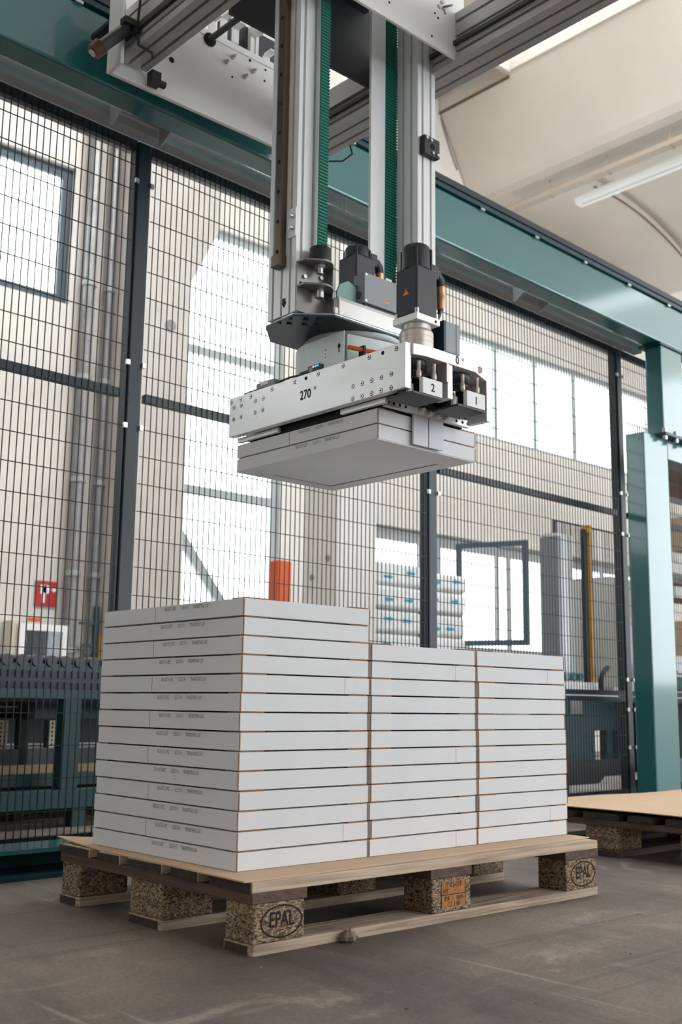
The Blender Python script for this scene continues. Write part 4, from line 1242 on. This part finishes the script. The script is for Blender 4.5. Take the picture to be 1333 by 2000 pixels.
t = thing('terminal_box', 'grey terminal box with yellow warning triangle between the columns', 'terminal box', (0.66, 0.32, 1.612))
MB().box(0.582, 0.76, 0.302, 0.348, 1.622, 1.712).build('lid_box', 'box_grey', t, bevel=0.002)
MB().box(0.59, 0.75, 0.31, 0.345, 1.6125, 1.622).build('bottom', 'motor_black', t)
warning(t, (0.672, 0.302, 1.640), (1, 0, 0), (0, 0, 1), 0.010, (0, -1, 0))
for x, z in ((0.588, 1.706), (0.588, 1.628), (0.752, 1.706), (0.752, 1.628)):
    MB().cyl((x, 0.302, z), (x, 0.3005, z), 0.004, n=8).build('screw', 'zinc', t)
MB().box(0.672, 0.694, 0.306, 0.33, 1.712, 1.72).build('tag_plate', 'label_white', t)
MB().cyl((0.582, 0.326, 1.648), (0.577, 0.326, 1.648), 0.011, n=16).build('blank_plug', 'frame_dark', t)
t = thing('motor_bracket', 'pale green curved bracket left of the grey terminal box', 'bracket', (0.54, 0.34, 1.612))
MB().prism([(0.505, 1.6125), (0.59, 1.6125), (0.575, 1.672), (0.545, 1.682), (0.515, 1.665), (0.503, 1.64)], 1, 0.330, 0.336).build('plate', 'bracket_green', t)
MB().box(0.545, 0.60, 0.336, 0.36, 1.662, 1.68).build('clip', 'motor_black', t)

# rotary drum and its guard
t = thing('rotary_drum', 'pale steel rotary drum with guard sheet and orange cable on the gripper', 'drum', (0.68, 0.45, 1.403))
MB().lathe((0.68, 0.45, 0), [(0.13, 1.404), (0.13, 1.53), (0.15, 1.531), (0.15, 1.5465)], 40).build('drum', 'drum_paint', t)
gs = [(0.50, 0.296), (0.50, 0.40)] + [(0.68 + 0.18 * math.cos(a), 0.45 + 0.16 * math.sin(a)) for a in [math.radians(185 - 9 * i) for i in range(12)]]
g2 = [(0.503, 0.296), (0.503, 0.40)] + [(0.68 + 0.177 * math.cos(a), 0.45 + 0.157 * math.sin(a)) for a in [math.radians(185 - 9 * i) for i in range(12)]]
m_ = MB()
zt = [1.516] * 4 + [1.516 - 0.0012 * i for i in range(len(gs) - 4)]
k = len(gs)
vs = [(x, y, 1.404) for x, y in gs] + [(x, y, z) for (x, y), z in zip(gs, zt)] + [(x, y, 1.404) for x, y in g2] + [(x, y, z) for (x, y), z in zip(g2, zt)]
F = []
for i in range(k - 1):
    F += [(i + 1, i, k + i, k + i + 1), (2 * k + i, 2 * k + i + 1, 3 * k + i + 1, 3 * k + i), (k + i, 3 * k + i, 3 * k + i + 1, k + i + 1), (i, i + 1, 2 * k + i + 1, 2 * k + i)]
F += [(0, 2 * k, 3 * k, k), (k - 1, 2 * k - 1, 4 * k - 1, 3 * k - 1)]
m_.add(vs, F).build('guard_sheet', 'drum_paint', t)
hd = MB()
for z in (1.478, 1.466, 1.456):
    hd.cyl((0.4998, 0.372, z), (0.499, 0.372, z), 0.0016, n=8)
hd.build('rivet_hole', 'hole', t)
ar = MB().box(0.4985, 0.4998, 0.3135, 0.3165, 1.458, 1.482)
ar.box(0.4985, 0.4998, 0.3095, 0.3205, 1.472, 1.479).add([(0.499, 0.319, 1.479), (0.499, 0.311, 1.479), (0.499, 0.315, 1.487)], [(0, 1, 2)])
ar.build('arrow_mark', 'ink', t)
fs_ = [(0.52 + 0.02 * i, 0.30 - 0.008 * i, 1.474 - 0.0015 * i) for i in range(14)]
MB().tube(fs_, 0.0065, 10).build('orange_cable', 'orange', t)
MB().box(0.556, 0.564, 0.275, 0.296, 1.452, 1.482).build('cable_tie', 'black_plastic', t)
front = [(0.548 + 0.02 * i, 0.335 - 0.006 * i + 0.0012 * i * i * 0.2) for i in range(16)]
w = MB()
kk = len(front)
w.add([(x, y, 1.404) for x, y in front] + [(x, y, 1.528) for x, y in front] + [(x, y + 0.004, 1.404) for x, y in front] + [(x, y + 0.004, 1.528) for x, y in front],
      [f for i in range(kk - 1) for f in ((i, i + 1, kk + i + 1, kk + i), (2 * kk + i + 1, 2 * kk + i, 3 * kk + i, 3 * kk + i + 1), (kk + i, kk + i + 1, 3 * kk + i + 1, 3 * kk + i))])
w.build('front_guard', 'drum_paint', t)

# ------------------------------------------------------------------ gripper head
t = thing('gripper_head', 'milled aluminium gripper head holding two white boxes', 'gripper', (0.66, 0.38, 1.18))
GX, GT, GB = 0.45, 1.403, 1.283
sp = MB().prism([(0.012, GB), (0.012, 1.31), (0.012, GT), (0.748, GT), (0.748, GB)], 0, GX, GX + 0.022).build('side_plate', 'milled_alu', t, bevel=0.0015)
bolts = [(0.740, 1.389), (0.694, 1.389), (0.645, 1.389), (0.545, 1.39), (0.444, 1.39), (0.344, 1.391), (0.244, 1.391), (0.142, 1.391), (0.043, 1.391), (0.725, 1.371), (0.69, 1.371), (0.621, 1.371),
         (0.586, 1.371), (0.726, 1.335), (0.69, 1.336), (0.622, 1.336), (0.586, 1.337), (0.204, 1.326), (0.168, 1.326), (0.133, 1.327), (0.097, 1.327), (0.061, 1.328), (0.204, 1.292), (0.169, 1.292), (0.133, 1.292), (0.098, 1.292), (0.062, 1.292)]
for y, z in bolts:
    b_ = MB().cyl((GX, y, z), (GX - 0.0006, y, z), 0.0066, n=16).build('counterbore', 'hole', sp)
    MB().cyl((GX, y, z), (GX - 0.0014, y, z), 0.0050, n=14).build('socket_bolt', 'zinc', sp)
hd = MB()
for y, z in bolts:
    hd.cyl((GX - 0.0014, y, z), (GX - 0.0018, y, z), 0.0027, n=8)
for y, z in ((0.395, 1.39), (0.092, 1.391)):
    hd.cyl((GX, y, z), (GX - 0.0006, y, z), 0.0055, n=14)
hd.build('bolt_recess', 'hole', sp)
s = MB()
put_text(s, '270', 0.036, (GX - 0.0006, 0.396, 1.343), (0, -1, 0), (0, 0, 1), 0.86, 0.0007)
put_text(s, 'o', 0.021, (GX - 0.0006, 0.356, 1.356), (0, -1, 0), (0, 0, 1), 0.9)
s.build('angle_mark', 'ink', sp)
MB().box(0.83, 0.852, 0.22, 0.748, 1.30, GT).build('far_side_plate', 'milled_alu', t, bevel=0.0015)
MB().box(GX + 0.022, 0.83, 0.70, 0.748, 1.30, GT).build('rear_beam', 'milled_alu', t)
tp = MB().prism([(0.4725, 0.0055), (0.512, -0.004), (0.70, -0.004), (0.80, 0.035), (0.80, 0.70), (0.4725, 0.70)], 2, 1.373, 1.4025).build('top_plate', 'milled_alu', t, bevel=0.0012)
s = MB()
put_text(s, '0', 0.032, (0.628, -0.0046, 1.389), (1, 0, 0), (0, 0, 1), 0.8, 0.0004)
put_text(s, 'o', 0.017, (0.649, -0.0046, 1.397), (1, 0, 0), (0, 0, 1), 0.9)
s.build('angle_mark', 'ink', tp)
MB().cyl((0.728, 0.0065, 1.388), (0.728, 0.0035, 1.3875), 0.009, n=16).build('side_bore', 'rail_steel', tp)
MB().box(0.595, 0.614, 0.0, 0.05, 1.282, 1.373).build('centre_post', 'milled_alu', t, bevel=0.001)
MB().box(0.585, 0.594, -0.006, 0.03, 1.322, 1.372).build('post_block', 'gearbox', t)
MB().box(0.785, 0.80, 0.03, 0.10, 1.262, 1.373).build('end_post', 'milled_alu', t, bevel=0.001)
MB().cyl((0.80, 0.06, 1.358), (0.826, 0.06, 1.358), 0.011, n=12).cyl((0.812, 0.06, 1.358), (0.82, 0.06, 1.358), 0.015, n=6).build('end_nut', 'gearbox', t)
def clamp_unit(num, x0, lab):
    u = MB()
    c = MB().box(x0 - 0.036, x0 + 0.072, -0.006, 0.088, 1.268, 1.2743).build('clamp_base', 'dark_shaded_steel', t, bevel=0.001)
    MB().box(x0 - 0.002, x0 + 0.070, -0.007, 0.006, 1.2745, 1.316).build('number_plate', 'label_white', c, bevel=0.0006)
    s = MB()
    put_text(s, str(num), 0.030, (x0 + 0.034, -0.0078, 1.293), (1, 0, 0), (0, 0, 1), 0.95, 0.0003)
    s.build('number', 'ink', c)
    MB().lathe((x0 + 0.022, 0.055, 0), [(0.040, 1.318), (0.040, 1.334), (0.034, 1.336), (0.034, 1.345), (0.038, 1.346), (0.038, 1.372)], 28).build('pulley', 'black_plastic', t)
    MB().box(x0 + 0.01, x0 + 0.070, 0.01, 0.095, 1.275, 1.317).build('clamp_body', 'motor_black', t, bevel=0.001)
    MB().lathe((x0 - 0.018, 0.03, 0), [(0.014, 1.275), (0.014, 1.30), (0.009, 1.302), (0.009, 1.315)], 16).build('pneumatic_fitting', 'gearbox', t)
    for dx, dy in ((0.002, 0.012), (0.05, 0.004)):
        MB().lathe((x0 + dx, dy, 0), [(0.004, 1.318), (0.007, 1.322), (0.007, 1.336), (0.005, 1.338), (0.005, 1.362)], 12).build('air_nipple', 'gearbox', t)
    MB().box(x0 - 0.035, x0 - 0.022, 0.02, 0.05, 1.275, 1.31).build('valve', 'motor_black', t)
    return c
clamp_unit(2, 0.497, '')
clamp_unit(1, 0.664, '')
MB().box(0.474, 0.825, 0.105, 0.68, 1.292, 1.372).build('cavity_shade', 'motor_black', t)  # dark block added to deepen the shade in the gripper cavity
rl = MB().box(0.498, 0.828, 0.128, 0.142, 1.2685, 1.290).build('clamp_rail', 'milled_alu', t, bevel=0.001)
hd = MB()
for x in (0.507, 0.527, 0.549, 0.571, 0.748, 0.772, 0.797, 0.818):
    hd.cyl((x, 0.128, 1.279), (x, 0.1272, 1.279), 0.0042, n=12)
hd.build('rail_hole', 'hole', rl)
for x0, x1 in ((0.607, 0.6645), (0.668, 0.7255)):
    fp = MB().box(x0, x1, 0.134, 0.140, 1.186, 1.2685).build('finger_plate', 'grey_steel', t, bevel=0.001)
for x in (0.627, 0.660, 0.694, 0.727):
    MB().cyl((x, 0.128, 1.277), (x, 0.112, 1.277), 0.0085, n=16).build('round_knob', 'label_white', rl)
MB().box(0.474, 0.486, 0.107, 0.279, 1.2685, 1.2825).build('clamp_bar', 'milled_alu', t, bevel=0.0008)
MB().box(0.474, 0.486, 0.545, 0.735, 1.2685, 1.2825).build('clamp_bar', 'milled_alu', t, bevel=0.0008)
MB().box(0.49, 0.82, 0.15, 0.70, 1.268, 1.287).build('suction_pad', 'rubber', t)
# sensor on the gripper top
t = thing('sensor_unit', 'small sensor with blue and orange lights on the gripper top', 'sensor', (0.47, 0.36, 1.403))
MB().box(0.456, 0.472, 0.345, 0.395, 1.404, 1.424).build('body', 'black_plastic', t, bevel=0.001)
MB().box(0.4555, 0.456, 0.375, 0.39, 1.407, 1.421).build('face', 'box_grey', t)
for y, m in ((0.371, 'led_orange'), (0.362, 'led_blue'), (0.353, 'led_blue')):
    MB().box(0.455, 0.456, y - 0.003, y + 0.003, 1.417, 1.421).build('light', m, t)
MB().cyl((0.464, 0.395, 1.412), (0.464, 0.435, 1.411), 0.007, n=10).build('connector', 'motor_black', t)
MB().tube([(0.464, 0.435, 1.411), (0.463, 0.48, 1.414), (0.462, 0.52, 1.412), (0.461, 0.553, 1.404)], 0.003, 6).build('cable', 'black_plastic', t)
for y in (0.352, 0.40, 0.46):
    MB().cyl((0.4965, y, 1.404), (0.498, y, 1.404), 0.014, n=16).build('wire_eyelet', 'box_grey', t) if False else None
t = thing('junction_box', 'small grey junction box at the left end of the gripper top', 'box', (0.50, 0.61, 1.403))
MB().box(0.48, 0.53, 0.575, 0.66, 1.404, 1.437).build('body', 'box_grey', t, bevel=0.003)
MB().box(0.478, 0.48, 0.60, 0.635, 1.425, 1.437).build('tab', 'label_white', t)
MB().tube([(0.47, 0.60, 1.408), (0.466, 0.64, 1.408), (0.464, 0.69, 1.406)], 0.006, 8).build('cable', 'black_plastic', t)
# control box behind the front motor
t = thing('motor_control_box', 'grey box on a dark bracket right of the front motor', 'control box', (0.70, 0.09, 1.403))
MB().box(0.686, 0.744, 0.088, 0.14, 1.45, 1.537).build('box', 'box_grey', t, bevel=0.002)
MB().box(0.7275, 0.7285, 0.0872, 0.088, 1.45, 1.537).build('lid_seam', 'frame_dark', t)
MB().box(0.678, 0.685, 0.088, 0.145, 1.404, 1.537).build('bracket', 'fence_paint', t)
MB().box(0.63, 0.678, 0.12, 0.15, 1.404, 1.54).build('bracket_back', 'fence_paint', t)
MB().tube([(0.712, 0.10, 1.45), (0.73, 0.08, 1.44), (0.745, 0.07, 1.425), (0.75, 0.06, 1.403)], 0.002, 6).build('thin_cable', 'black_plastic', t)

for o in bpy.data.objects:
    if '_o' in o.keys():
        del o['_o']
